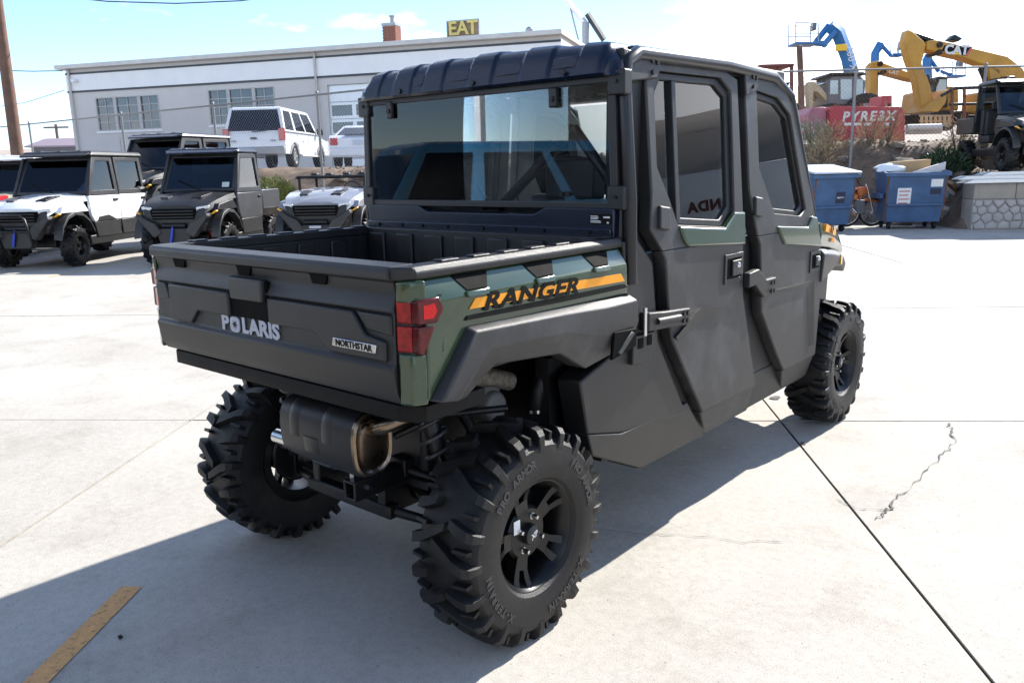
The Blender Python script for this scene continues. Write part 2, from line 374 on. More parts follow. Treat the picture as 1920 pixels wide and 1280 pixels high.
def door(s, Wd, O, Lw, Bt, T, ridge, handle, divider=None):
    b = MB(); sd_ring(b, O, Wd, 0, 0.055, s); sd_poly(b, Lw, 0, 0.055, s); sd_poly(b, Bt, 0.010, 0.055, s)
    d = b.build('door', PLG, HV, None, 0.007, 2)
    rr = [(y, z) for y, z in ridge]
    b = MB(); n = len(rr)//2
    vs = [(s*(xs(z)+0.0005), y, z) for y, z in rr[:n]]+[(s*(xs(z)+0.013), y, z) for y, z in rr[n:]]+[(s*(xs(z)-0.004), y, z-0.004) for y, z in rr[n:]]
    b.add(vs, [(i, i+1, n+i+1, n+i) for i in range(n-1)]+[(n+i, n+i+1, 2*n+i+1, 2*n+i) for i in range(n-1)])
    b.build('door_crease', PLG, d, 40)
    sl = MB(); sd_ring(sl, shrink(Wd, 0.995), shrink(Wd, 0.90), 0.016, 0.05, s); sl.build('window_seal', PLA, d, None, 0.005)
    g = MB(); sd_poly(g, shrink(Wd, 0.91), 0.028, 0.033, s); g.build('window_glass', GL_SIDE, d)
    if divider:
        dv = MB(); (ya, za), (yb, zb) = divider
        sd_poly(dv, [(ya-0.016, za), (ya+0.016, za), (yb+0.016, zb), (yb-0.016, zb)], 0.010, 0.045, s); dv.build('window_divider', PLA, d, None, 0.004)
    t = MB(); sd_poly(t, T, -0.012, 0.02, s); t.build('green_trim', GREEN, d, None, 0.009, 3)
    y0, y1, z0, z1 = handle; x = 0.72
    h = MB(); h.ring([(y0, z0), (y1, z0), (y1, z1), (y0, z1)], [(y0+0.02, z0+0.02), (y1-0.02, z0+0.02), (y1-0.02, z1-0.02), (y0+0.02, z1-0.02)], lambda y, z: (s*(x+0.006), y, z), lambda y, z: (s*(x-0.002), y, z))
    ho = h.build('door_handle', PLA, d, None, 0.003)
    h = MB(); h.box(s*(x-0.001), s*(x+0.002), y0+0.02, y1-0.02, z0+0.02, z1-0.02); h.build('handle_recess', mat('deep_black', (0.004, 0.004, 0.004), 0.6), d)
    h = MB(); h.box(s*x, s*(x+0.012), y0+0.065, y1-0.024, z0+0.03, z1-0.03); h.build('handle_paddle', PLA, d, None, 0.004)
    h = MB(); h.lathe([(0, 0.018), (0.009, 0.017), (0.012, 0.012), (0.012, 0)], 14, Matrix.Translation((s*x, (y0+y1)/2+0.03, (z0+z1)/2+0.01)) @ (Matrix.Identity(4) if s > 0 else rotz(math.pi))); h.build('lock_cylinder', CHR, d)
    return d
RID1 = [(1.365, 0.90), (1.16, 0.895), (0.93, 0.835), (1.365, 0.905), (1.10, 0.945), (0.895, 0.855)]
RID2 = [(2.36, 0.55), (2.30, 0.87), (2.05, 0.90), (2.405, 0.55), (2.36, 0.905), (1.90, 0.915)]
for s in (1, -1):
    d1 = door(s, W1, O1, L1, B1, T1, RID1, (1.322, 1.50, 1.008, 1.136), ((0.972, 1.83), (0.953, 1.30)))
    d2 = door(s, W2, O2, L2, B2, T2, RID2, (2.312, 2.455, 0.948, 1.060))
    # grey latch pads at the belt line and the three hinges of each door
    for dd, y0 in ((d1, 0.775), (d2, 1.615)):
        p = MB(); p.prism([(y0, 1.285), (y0+0.075, 1.275), (y0+0.085, 1.36), (y0+0.01, 1.37)], lambda y, z: (s*(xs(z)+0.014), y, z), lambda y, z: (s*(xs(z)-0.01), y, z)); p.build('latch_pad', PLG, dd, None, 0.006)
    for dd, ya, yb in ((d1, 0.60, 0.845), (d2, 1.565, 1.70)):
        h = MB(); h.prism([(ya, 1.800), (yb-0.03, 1.825), (yb, 1.855), (yb, 1.897), (ya, 1.915 if dd is d1 else 1.905)], lambda y, z: (s*(xs(z)+0.012), y, z), lambda y, z: (s*(xs(z)-0.05), y, z)); h.build('upper_hinge', PLD, dd, None, 0.006)
        bolts(dd, [(s*(xs(z)+0.012), y, z) for y, z in ((yb-0.06, 1.885), (yb-0.025, 1.882), (yb-0.06, 1.845))], (s, 0, 0), 0.009)
    h = MB(); h.prism([(0.675, 0.915), (0.99, 0.895), (0.992, 0.958), (0.80, 0.972), (0.675, 0.985)], lambda y, z: (s*(0.742), y, z), lambda y, z: (s*0.70, y, z)); ho = h.build('lower_hinge', PLD, d1, None, 0.005)
    h = MB(); h.tube([(s*0.744, 0.73, 0.945), (s*0.744, 0.90, 0.935)], 0.013, 8); h.build('hinge_pin', PLD, d1, 60)
    bolts(d1, [(s*0.742, y, z) for y, z in ((0.935, 0.945), (0.965, 0.943), (0.935, 0.915), (0.965, 0.913))], (s, 0, 0), 0.009)
    h = MB(); h.tube([(s*0.728, 0.668, 0.90), (s*0.728, 0.668, 1.005)], 0.008, 8); h.build('hinge_bolt', CHR, d1, 60)
    h = MB(); h.prism([(0.595, 0.80), (0.72, 0.79), (0.76, 0.85), (0.755, 0.905), (0.60, 0.905)], lambda y, z: (s*0.722, y, z), lambda y, z: (s*0.69, y, z)); h.build('hinge_bracket', PLD, HV, None, 0.005)
    h = MB(); h.box(s*0.7225, s*0.7245, 0.63, 0.665, 0.855, 0.893); h.build('bracket_slot', mat('deep_black', (0.004,)*3), HV); h = MB(); h.box(s*0.7225, s*0.7245, 0.695, 0.725, 0.857, 0.895); h.build('bracket_slot', mat('deep_black', (0.004,)*3), HV)
    h = MB(); h.prism([(1.53, 0.97), (1.60, 0.975), (1.70, 0.905), (1.82, 0.90), (1.83, 0.985), (1.72, 0.985), (1.63, 1.045), (1.53, 1.035)], lambda y, z: (s*(0.745), y, z), lambda y, z: (s*0.71, y, z)); h.build('lower_hinge', PLD, d2, None, 0.005)
    bolts(d2, [(s*0.745, y, z) for y, z in ((1.775, 0.965), (1.805, 0.963), (1.775, 0.925), (1.805, 0.923))], (s, 0, 0), 0.009)
    # body side behind the doors, rocker, rear quarter
    b = MB(); sd_poly(b, [(0.62, 0.50), (2.46, 0.50), (2.46, 1.19), (0.62, 1.19)], 0.052, 0.09, s); b.build('cab_side', PLA, HV)
    b = MB(); b.px([(0.72, 0.345), (2.45, 0.35), (2.47, 0.52), (0.72, 0.52)], s*0.52, s*0.672); b.build('rocker_panel', PLD, HV, None, 0.01)
    Q = [(0.555, 1.255), (0.645, 1.262), (0.762, 1.16), (0.812, 0.85), (1.05, 0.50), (1.10, 0.545), (0.553, 0.548), (0.335, 0.60), (0.29, 0.80), (0.584, 0.885), (0.575, 1.07)]
    b = MB(); b.px(Q[:5]+Q[6:], s*0.60, s*0.703); b.build('rear_quarter_panel', PLD, HV, None, 0.008)
    b = MB(); b.prism([(1.06, 0.545), (0.553, 0.547), (0.335, 0.600), (0.365, 0.512), (0.726, 0.352), (1.25, 0.345)], lambda y, z: (s*(0.7035 if z > 0.5 else 0.685), y, z), lambda y, z: (s*0.58, y, z)); b.build('rear_skirt', PLD, HV, None, 0.006)
    # bed side: green panel, black cap rail, flare
    prof = [(0.66, 1.236), (0.692, 1.236), (0.724, 1.178), (0.717, 1.06), (0.66, 1.06)]
    yy = [-0.43, -0.28, 0.541]
    b = MB()
    lower = {-0.43: 0.90, -0.28: 1.075, 0.541: 1.068}
    vs = []
    for y in yy:
        lo = lower[y]
        for x, z in prof[:3]+[(0.717, min(z_ for z_ in (1.06, lo)) if lo < 1.06 else lo), (0.66, min(1.06, lo) if lo < 1.06 else lo)]: vs.append((s*x, y+(0.028*(1.236-z)/0.16 if y > 0.5 else 0), z))
    n = 5; b.add(vs, [(k*n+i, k*n+(i+1) % n, (k+1)*n+(i+1) % n, (k+1)*n+i) for k in range(2) for i in range(n)]+[(0, 1, 2, 3, 4), (14, 13, 12, 11, 10)])
    bs = b.build('bed_side_panel', GREEN, HV, None, 0.008, 3)
    b = MB(); b.pz([(s*0.657, -0.480), (s*0.697, -0.468), (s*0.7235, -0.428), (s*0.66, -0.42)], 1.175, 1.236); b.pz([(s*0.657, -0.482), (s*0.70, -0.468), (s*0.719, -0.43), (s*0.66, -0.42)], 0.895, 1.04)
    b.pz([(s*0.657, -0.466), (s*0.69, -0.456), (s*0.70, -0.43), (s*0.66, -0.42)], 1.04, 1.175)
    b.build('bed_corner_panel', GREEN, HV, None, 0.008, 3)
    # pockets under the rail
    for yc in (-0.235, 0.075, 0.385):
        p = MB(); p.prism([(yc-0.075, 1.232), (yc+0.075, 1.232), (yc+0.05, 1.188), (yc-0.035, 1.188)], lambda y, z: (s*(0.692+0.552*(1.236-z)+0.003), y, z), lambda y, z: (s*0.67, y, z)); p.build('rail_pocket', mat('deep_black', (0.004,)*3), bs, None, 0.003)
        p = MB(); p.prism([(yc-0.045, 1.187), (yc+0.055, 1.187), (yc+0.045, 1.170), (yc-0.04, 1.170)], lambda y, z: (s*(0.692+0.552*(1.236-max(z, 1.178))+0.010), y, z), lambda y, z: (s*0.70, y, z)); p.build('pocket_lip', GREEN, bs, None, 0.004)
    r = MB(); r.py([(s*0.640, 1.236), (s*0.705, 1.236), (s*0.708, 1.254), (s*0.697, 1.272), (s*0.64, 1.272)], -0.45, 0.545); ro = r.build('bed_rail', PLA, HV, None, 0.006, 3)
    for k in range(7):
        yk = -0.33+0.13*k; r = MB(); r.box(s*0.652, s*0.685, yk, yk+0.07, 1.272, 1.278); r.build('rail_pad', PLA, ro, None, 0.003)
    r = MB(); r.pz([(s*0.64, -0.49), (s*0.665, -0.487), (s*0.708, -0.45), (s*0.64, -0.44)], 1.236, 1.272); r.build('rail_corner', PLA, HV, None, 0.006)
    st = [((-0.426, 0.904), (-0.289, 0.886)), ((-0.278, 1.089), (-0.162, 0.954)), ((0.155, 1.078), (0.155, 0.927)), ((0.40, 1.072), (0.295, 0.849)), ((0.578, 1.067), (0.584, 0.885))]
    f = MB(); vs = []
    for (oy, oz), (iy, iz) in st:
        for t, x in ((0, 0.714), (0.10, 0.750), (0.52, 0.756), (1.0, 0.722), (1.0, 0.64), (0, 0.64)): vs.append((s*x, oy+(iy-oy)*t, oz+(iz-oz)*t))
    f.add(vs, [(k*6+i, k*6+(i+1) % 6, k*6+6+(i+1) % 6, k*6+6+i) for k in range(4) for i in range(6)]+[(0, 1, 2, 3, 4, 5), (29, 28, 27, 26, 25, 24)])
    fl = f.build('fender_flare', PLG, HV, None, 0.006, 2)
    f = MB(); f.px([(0.415, 0.958), (0.56, 0.95), (0.555, 0.885), (0.40, 0.862)], s*0.748, s*0.7605); f.build('flare_vent', mat('deep_black', (0.004,)*3), fl, None, 0.003)
    f = MB(); f.px([(0.43, 0.885), (0.452, 0.873), (0.54, 0.935), (0.518, 0.945)], s*0.756, s*0.766); f.build('vent_bar', PLG, fl, None, 0.003)
    # stripe and lettering
    st_ = MB(); st_.prism([(-0.267, 1.136), (-0.242, 1.164), (0.507, 1.148), (0.531, 1.120)], lambda y, z: (s*(0.7215), y, z), lambda y, z: (s*(0.7255), y, z)); st_.build('orange_stripe', ORANGE, bs)
    st_ = MB(); st_.prism([(-0.285, 1.106), (-0.275, 1.117), (0.535, 1.108), (0.55, 1.094), (0.15, 1.096)], lambda y, z: (s*(0.7205), y, z), lambda y, z: (s*(0.7245), y, z)); st_.build('black_stripe', DECALB, bs)
    txt('lettering', 'RANGER', 0.070, (s*0.7262, 0.015, 1.142), (0, s*1, -s*0.018), (0, 0, 1), DECALB, bs, 0.0006, 0.30, 0.0026, 1.06, xscale=1.62)
    # tail lamp: rear pair, side pair
    tl = MB(); tl.pz([(s*0.655, -0.478), (s*0.699, -0.466), (s*0.69, -0.44), (s*0.655, -0.45)], 1.122, 1.183); tl.pz([(s*0.655, -0.480), (s*0.700, -0.467), (s*0.69, -0.44), (s*0.655, -0.45)], 1.045, 1.115)
    lo = tl.build('tail_light', REDL, HV, None, 0.004)
    tl = MB(); tl.px([(-0.464, 1.183), (-0.385, 1.188), (-0.368, 1.152), (-0.395, 1.118), (-0.463, 1.122)], s*0.695, s*0.7265); tl.px([(-0.464, 1.045), (-0.463, 1.115), (-0.398, 1.112), (-0.445, 1.035)], s*0.695, s*0.7235); tl.build('side_lens', REDD, lo, None, 0.004)
    tl = MB(); tl.px([(-0.445, 1.170), (-0.405, 1.172), (-0.395, 1.150), (-0.41, 1.132), (-0.445, 1.134)], s*0.7262, s*0.7275); tl.build('reflector', mat('bright_red_reflector', (0.45, 0.006, 0.008), 0.25, 0, 0.4, 110, spec=0.3), lo)
    tl = MB(); tl.pz([(s*0.651, -0.473), (s*0.700, -0.461), (s*0.72, -0.37), (s*0.655, -0.43)], 1.034, 1.192); tl.build('lamp_housing', PLA, lo)
# left rear lamp, tailgate
TG = MB()
prof = [(-0.40, 1.235), (-0.40, 1.273), (-0.487, 1.273), (-0.497, 1.262), (-0.497, 1.238), (-0.478, 1.232), (-0.470, 1.196), (-0.488, 1.150), (-0.480, 1.146), (-0.484, 1.010), (-0.497, 0.996), (-0.487, 0.925), (-0.468, 0.893), (-0.40, 0.893)]
TG.px(prof, -0.650, 0.650); tg = TG.build('tailgate', PLD, HV, None, 0.006, 3)
p = MB(); p.py([(-0.643, 1.142), (-0.575, 1.142), (-0.555, 1.10), (-0.555, 1.085), (-0.643, 1.085)], -0.489, -0.47); p.build('raised_panel', PLD, tg, None, 0.005)
p = MB(); p.py([(0.643, 1.142), (0.50, 1.142), (0.545, 1.095), (0.643, 1.085)], -0.489, -0.47); p.build('raised_panel', PLD, tg, None, 0.005)
p = MB(); p.py([(-0.545, 1.142), (-0.15, 1.142), (-0.15, 1.062), (-0.355, 1.062), (-0.405, 1.012), (-0.545, 1.012)], -0.494, -0.47); p.build('raised_panel', PLD, tg, None, 0.006)
p = MB(); p.py([(0.075, 1.142), (0.49, 1.142), (0.54, 1.08), (0.62, 1.07), (0.62, 1.012), (0.375, 1.012), (0.305, 1.062), (0.075, 1.062)], -0.494, -0.47); p.build('raised_panel', PLD, tg, None, 0.006)
p = MB(); p.box(-0.147, 0.072, -0.4855, -0.47, 1.065, 1.19); p.build('handle_recess', mat('deep_black', (0.004,)*3), tg)
p = MB(); p.py([(-0.135, 1.197), (0.058, 1.197), (0.055, 1.125), (-0.125, 1.125)], -0.500, -0.47); p.build('tailgate_handle', PLG, tg, None, 0.006)
for x in (-0.47, -0.06, 0.33):
    p = MB(); p.py([(x-0.045, 1.234), (x+0.045, 1.234), (x+0.03, 1.203), (x-0.03, 1.203)], -0.4815, -0.465); p.build('cap_notch', mat('deep_black', (0.004,)*3), tg, None, 0.002)
# lettering: the O is a ring with an eight-pointed star cut in it
txt('lettering', 'P', 0.068, (-0.190, -0.4865, 1.036), (1, 0, 0), (0, 0, 1), SILV, tg, 0.0012, 0, 0.0030, xscale=1.22)
txt('lettering', 'LARIS', 0.068, (0.016, -0.4865, 1.036), (1, 0, 0), (0, 0, 1), SILV, tg, 0.0012, 0, 0.0030, 1.03, xscale=1.22)
ob = MB(); no = 32; outl = []; star = []
for k in range(no):
    a = 2*math.pi*k/no
    ex = math.copysign(abs(math.cos(a))**0.55, math.cos(a)); ez = math.copysign(abs(math.sin(a))**0.55, math.sin(a))
    outl.append((-0.131+0.0275*ex, 1.036+0.0255*ez)); rs = 0.0205 if k % 4 == 0 else (0.0125 if k % 4 in (1, 3) else 0.0075)
    star.append((-0.131+rs*math.cos(a), 1.036+rs*math.sin(a)))
ob.ring(outl, star, lambda x, z: (x, -0.4878, z), lambda x, z: (x, -0.484, z)); ob.build('star_letter', SILV, tg)
bd = MB(); bd.py([(0.395, 1.033), (0.402, 1.058), (0.590, 1.058), (0.584, 1.033)], -0.4985, -0.49); bo = bd.build('badge', CHR, tg, None, 0.002)
txt('badge_lettering', 'NORTHSTAR', 0.026, (0.493, -0.4990, 1.0455), (1, 0, 0), (0, 0, 1), DECALB, tg, 0.0006, 0, 0.0008, 1.05)
tr = MB(); tr.pz([(-0.60, -0.462), (0.63, -0.462), (0.695, -0.42), (0.695, -0.18), (-0.66, -0.18), (-0.66, -0.42)], 0.838, 0.886); tr.build('rear_tray', mat('matt_black_tray', (0.004, 0.004, 0.004), 0.6, 0, 0.1, 9, spec=0.2), HV, None, 0.003)
# cargo bed
def ribs(name, parent, boxes, bev=0.006):
    b = MB()
    for q in boxes: b.box(*q)
    return b.build(name, PLA, parent, None, bev)
bed = MB(); bed.box(-0.655, 0.655, -0.45, 0.53, 0.945, 0.975); cb_ = bed.build('cargo_bed', PLA, HV)
for s in (1, -1): ribs('bed_wall', cb_, [(s*0.640, s*0.657, -0.42, 0.52, 0.975, 1.240)]+[(s*0.628, s*0.641, y, y+0.085, 0.975, 1.225) for y in (-0.38, -0.21, -0.04, 0.13, 0.30)])
ribs('bed_front_wall', cb_, [(-0.655, 0.655, 0.515, 0.545, 0.975, 1.272)]+[(x, x+0.10, 0.503, 0.516, 0.975, 1.25) for x in (-0.62, -0.44, -0.26, -0.08, 0.10, 0.28, 0.46)])
ribs('bed_floor_rib', cb_, [(x, x+0.07, -0.42, 0.50, 0.975, 0.987) for x in (-0.56, -0.36, -0.16, 0.04, 0.24, 0.44)])
# rear panel of the cab, rear glass, roof, posts
b = MB(); b.py([(-0.665, 1.255), (0.665, 1.255), (0.668, 1.372), (0.36, 1.372), (0.30, 1.345), (-0.28, 1.345), (-0.34, 1.372), (-0.668, 1.372)], 0.548, 0.59); rp = b.build('rear_panel', BLUEBLK, HV, None, 0.006)
b = MB(); b.box(-0.66, 0.66, 0.535, 0.549, 1.268, 1.300); b.build('panel_flange', BLUEBLK, rp, None, 0.004)
bolts(rp, [(x, 0.535, 1.285) for x in (-0.58, -0.43, -0.30, -0.15, 0.05, 0.22, 0.36, 0.57)], (0, -1, 0), 0.008)
b = MB(); b.box(0.565, 0.66, 0.5455, 0.5475, 1.315, 1.350); lb = b.build('warning_label', DECALB, rp)
for i, (x0, x1, z) in enumerate(((0.57, 0.600, 1.343), (0.57, 0.605, 1.338), (0.57, 0.60, 1.333), (0.57, 0.612, 1.326), (0.57, 0.615, 1.321), (0.625, 0.652, 1.341), (0.64, 0.648, 1.322))):
    b = MB(); b.box(x0, x1, 0.5445, 0.5456, z-0.0014-(0.003 if i > 4 else 0), z+0.0014); b.build('label_print', PAPER, lb)
GO = [(-0.688, 1.366), (0.680, 1.366), (0.664, 1.822), (-0.668, 1.822)]
GI = [(-0.655, 1.392), (0.648, 1.392), (0.634, 1.800), (-0.637, 1.800)]
b = MB(); b.ring(GO, GI, lambda x, z: (x, 0.553, z), lambda x, z: (x, 0.585, z)); gf = b.build('rear_window_frame', PLA, HV, None, 0.004)
b = MB(); b.py([(-0.660, 1.386), (0.654, 1.386), (0.640, 1.806), (-0.643, 1.806)], 0.5645, 0.5695); b.build('rear_window', GL_REAR, gf)
for x, z in ((-0.49, 1.775), (0.40, 1.765)):
    b = MB(); b.box(x-0.018, x+0.018, 0.545, 0.563, z-0.035, z+0.035); b.build('window_clip', PLA, gf, None, 0.005)
bolts(gf, [(-0.49, 0.545, 1.77), (0.40, 0.545, 1.76), (0.43, 0.56, 1.42), (0.46, 0.56, 1.42)], (0, -1, 0), 0.010)
RIBX = [-0.655, -0.50, -0.30, -0.125, 0.145, 0.42, 0.655]
def ribh(x):
    h = 0
    for c, wd in ((-0.58, 0.045), (-0.385, 0.05), (-0.20, 0.05), (0.06, 0.055), (0.33, 0.06), (0.575, 0.05)):
        d = abs(x-c); h = max(h, 0.0075*max(0, min(1, (wd+0.012-d)/0.012)))
    return h
RP = [(0.535, 1.820), (0.526, 1.830), (0.541, 1.872), (0.558, 1.912), (0.574, 1.936), (0.600, 1.951), (0.66, 1.957), (1.0, 1.962), (1.5, 1.962), (1.9, 1.948), (2.06, 1.925), (2.12, 1.895), (2.10, 1.87), (1.9, 1.885), (0.62, 1.89), (0.585, 1.86), (0.575, 1.825)]
def roof_fn(a, c):
    x = -0.685+1.37*a; i = int(round(c*len(RP))) % len(RP); y, z = RP[i]
    e = max(0, (abs(x)-0.60)/0.085); crown = -0.022*(x/0.685)**2
    z2 = z; 
    if 3 <= i <= 10: z2 = z+crown-0.055*e**2.2; 
    h = ribh(x)
    if 1 <= i <= 3: y -= h*(1 if i > 1 else 0.6)
    elif i == 4: y -= h*0.7; z2 += h*0.7
    elif 5 <= i <= 10: z2 += h
    if e > 0 and 1 <= i <= 5: y += 0.03*e**2
    x *= 1-0.055*max(0, min(1, (y-0.575)/0.12))
    return (x, y, z2)
b = MB(); NX = 240; b.grid(NX, len(RP), roof_fn); nr = len(RP)+1
CI = [0, 1, 2, 3, 4, 5, 15, 16]; b.f += [tuple(CI), tuple(NX*nr+k for k in CI[::-1])]
for e_ in (0, NX): b.f += [(e_*nr+5, e_*nr+6, e_*nr+14, e_*nr+15)]+[(e_*nr+6+k, e_*nr+7+k, e_*nr+13-k, e_*nr+14-k) for k in range(4)]
rf = b.build('roof', BLUEBLK, HV, 38)
bolts(rf, [(-0.62, 0.533, 1.846), (-0.39, 0.524, 1.846), (0.03, 0.524, 1.845), (0.47, 0.524, 1.846)], (0, -1, 0), 0.011)
for x0, x1 in ((-0.335, -0.255), (-0.14, -0.0), (0.125, 0.265), (0.40, 0.52)):
    b = MB(); b.prism([(x0, 1.90), (x1, 1.90), (x1-0.012, 1.858), (x0+0.012, 1.858)], lambda x, z: (x, 0.526+0.40*(z-1.83)-0.004, z), lambda x, z: (x, 0.526+0.40*(z-1.83)+0.012, z)); b.build('roof_pad', BLUEBLK, rf, None, 0.005)
for s in (1, -1):
    b = MB(); b.tube([(s*0.703, 0.60, 1.10), (s*0.700, 0.598, 1.40), (s*0.675, 0.595, 1.80), (s*0.668, 0.615, 1.868), (s*0.662, 0.70, 1.904), (s*0.660, 1.4, 1.916), (s*0.655, 1.90, 1.902), (s*0.648, 2.12, 1.83), (s*0.690, 2.38, 1.24)], 0.027, 12); b.build('roll_cage_tube', mat('satin_black_tube', (0.012, 0.012, 0.013), 0.3, 0.2), HV, 60)
    for z in (1.41, 1.80):
        b = MB(); b.box(s*0.668-0.03, s*0.668+0.04, 0.548, 0.60, z-0.045, z+0.04); bb = b.build('cage_clamp', PLA, HV, None, 0.006)
        bolts(bb, [(s*0.668+0.005, 0.548, z)], (0, -1, 0), 0.007)
b = MB()
for (x0, z0), (x1, z1) in (((-0.56, 1.36), (-0.28, 1.62)), ((-0.28, 1.62), (-0.05, 1.36)), ((0.02, 1.36), (0.40, 1.66)), ((0.40, 1.66), (0.62, 1.40))): b.tube([(x0, 0.68, z0), (x1, 0.68, z1)], 0.022, 8)
b.build('cage_brace', BLK, HV, 60)
for s in (1, -1): b = MB(); b.box(s*0.600, s*0.654, 0.72, 2.04, 1.882, 1.936); b.build('drip_rail', PLA, HV, None, 0.006)
for s in (1, -1): b = MB(); b.px([(0.585, 1.10), (0.80, 1.10), (0.79, 1.90), (0.60, 1.90)], s*0.60, s*0.652); b.build('corner_post', PLA, HV, None, 0.006)
# cabin
def seat(x, y, w_, top):
    b = MB(); b.box(x-w_, x+w_, y, y+0.46, 0.62, 0.78); so = b.build('seat', SEAT, HV, None, 0.04, 3)
    b = MB(); b.box(x-w_, x+w_, y-0.06, y+0.06, 0.76, top, None, 0.02, 0.015); b.build('seat_back', SEAT, so, None, 0.035, 3)
    for hx in ([x-w_*0.55, x+w_*0.55] if w_ > 0.4 else [x]):
        b = MB(); b.box(hx-0.12, hx+0.12, y-0.05, y+0.04, top+0.03, top+0.19); b.box(hx-0.05, hx+0.05, y-0.02, y+0.01, top-0.02, top+0.04); b.build('headrest', SEAT, so, None, 0.03, 3)
seat(0, 0.80, 0.58, 1.36); seat(-0.32, 1.62, 0.26, 1.38); seat(0.32, 1.62, 0.26, 1.38)
b = MB(); b.px([(2.10, 0.95), (2.12, 1.16), (2.42, 1.22), (2.46, 0.60), (2.30, 0.60)], -0.63, 0.63); b.build('dashboard', PLA, HV, None, 0.02)
b = MB(); b.lathe([(0.155, -0.012), (0.167, 0), (0.155, 0.012), (0.143, 0), (0.155, -0.012)], 28, Matrix.Translation((-0.32, 2.02, 1.20)) @ rotz(math.pi/2) @ Matrix.Rotation(R(25), 4, 'Y')); b.tube([(-0.32, 2.02, 1.20), (-0.32, 2.2, 1.10)], 0.02, 8); b.box(-0.47, -0.17, 2.01, 2.03, 1.185, 1.215); b.build('steering_wheel', SEAT, HV, 50)
b = MB(); b.box(-0.63, 0.63, 0.62, 2.45, 0.42, 0.47); b.build('cab_floor', PLA, HV)
b = MB(); b.add([(-0.655, 2.395, 1.24), (0.655, 2.395, 1.24), (0.625, 2.10, 1.86), (-0.625, 2.10, 1.86), (-0.655, 2.389, 1.238), (0.655, 2.389, 1.238), (0.625, 2.094, 1.858), (-0.625, 2.094, 1.858)], [(0, 1, 2, 3), (7, 6, 5, 4), (0, 4, 5, 1), (1, 5, 6, 2), (2, 6, 7, 3), (3, 7, 4, 0)]); b.build('windscreen', GL_SIDE, HV)
b = MB(); b.box(-0.12, 0.12, 2.03, 2.06, 1.70, 1.76); b.build('rear_view_mirror', PLA, HV, None, 0.015)
# front end
def hx(y): return 0.715-0.11*max(0, (y-2.4)/0.75)**1.3
HP = [(2.37, 1.235), (2.52, 1.21), (2.75, 1.165), (2.98, 1.10), (3.12, 1.02)]
b = MB(); vs = []
for y, z in HP: vs += [(-hx(y), y, z-0.02), (-hx(y)+0.10, y, z+0.015), (0, y, z+0.035), (hx(y)-0.10, y, z+0.015), (hx(y), y, z-0.02)]
b.add(vs, [(k*5+i, k*5+i+1, k*5+6+i, k*5+5+i) for k in range(4) for i in range(4)]); b.build('hood', GREEN, HV, 50)
for s in (1, -1):
    b = MB(); vs = []
    for y, zt_, zb_ in ((2.455, 1.20, 1.072), (2.62, 1.18, 1.055), (2.80, 1.145, 1.03), (2.98, 1.09, 1.0), (3.10, 1.02, 0.975)): vs += [(s*hx(y), y, zt_), (s*(hx(y)+0.012), y, (zt_+zb_)/2), (s*(hx(y)+0.004), y, zb_), (s*(hx(y)-0.10), y, zb_)]
    b.add(vs, [(k*4+i, k*4+i+1, k*4+5+i, k*4+4+i) for k in range(4) for i in range(3)]+[(0, 1, 2, 3), (19, 18, 17, 16)]); fe = b.build('front_fender', GREEN, HV, None, 0.006)
    b = MB(); vs = []
    for y, zt_, zb_ in ((2.478, 1.06, 0.88), (2.62, 1.045, 0.90), (2.85, 1.015, 0.93), (3.05, 0.985, 0.90), (3.14, 0.94, 0.86)): vs += [(s*(hx(y)+0.002), y, zt_), (s*(hx(y)+0.03), y, zt_-0.03), (s*(hx(y)+0.02), y, zb_), (s*(hx(y)-0.12), y, zb_)]
    b.add(vs, [(k*4+i, k*4+i+1, k*4+5+i, k*4+4+i) for k in range(4) for i in range(3)]+[(0, 1, 2, 3), (19, 18, 17, 16)]); b.build('front_flare', PLG, HV, None, 0.008)
    b = MB(); b.prism([(2.53, 1.150), (2.545, 1.188), (2.80, 1.138), (2.79, 1.105)], lambda y, z: (s*(hx(y)+0.0145), y, z), lambda y, z: (s*(hx(y)-0.01), y, z)); b.build('orange_decal', ORANGE, fe)
    txt('decal_lettering', 'XP', 0.062, (s*(hx(2.66)+0.0175), 2.665, 1.146), (-0.14, s*1, -s*0.19) if s > 0 else (-0.14, -1, 0.19), (0, 0, 1), DECALB, fe, 0.0008, 0.2, 0.002, 1.25)
    txt('decal_lettering', '1000', 0.036, (s*(hx(2.69)+0.0165), 2.70, 1.088), (-0.14, s*1, -s*0.19), (0, 0, 1), ORANGE, fe, 0.0012, 0.1, 0.001, 1.2)
    b = MB(); b.prism([(2.92, 0.985), (2.96, 0.98), (2.955, 0.925), (2.925, 0.93)], lambda y, z: (s*(hx(y)+0.034), y, z), lambda y, z: (s*(hx(y)+0.01), y, z)); b.build('side_marker', AMB, HV, None, 0.003)
    b = MB(); b.px([(3.02, 0.93), (3.16, 0.93), (3.13, 1.0), (3.03, 1.02)], s*0.36, s*0.58); b.build('headlight', CLEAR, HV, None, 0.01)
b = MB(); b.px([(2.85, 0.55), (3.18, 0.60), (3.20, 0.85), (3.14, 0.99), (2.85, 1.02)], -0.52, 0.52); b.build('front_fascia', PLA, HV, None, 0.02)
b = MB(); b.px([(3.14, 0.48), (3.27, 0.52), (3.27, 0.72), (3.18, 0.76)], -0.48, 0.48); b.build('front_bumper', PLA, HV, None, 0.02)
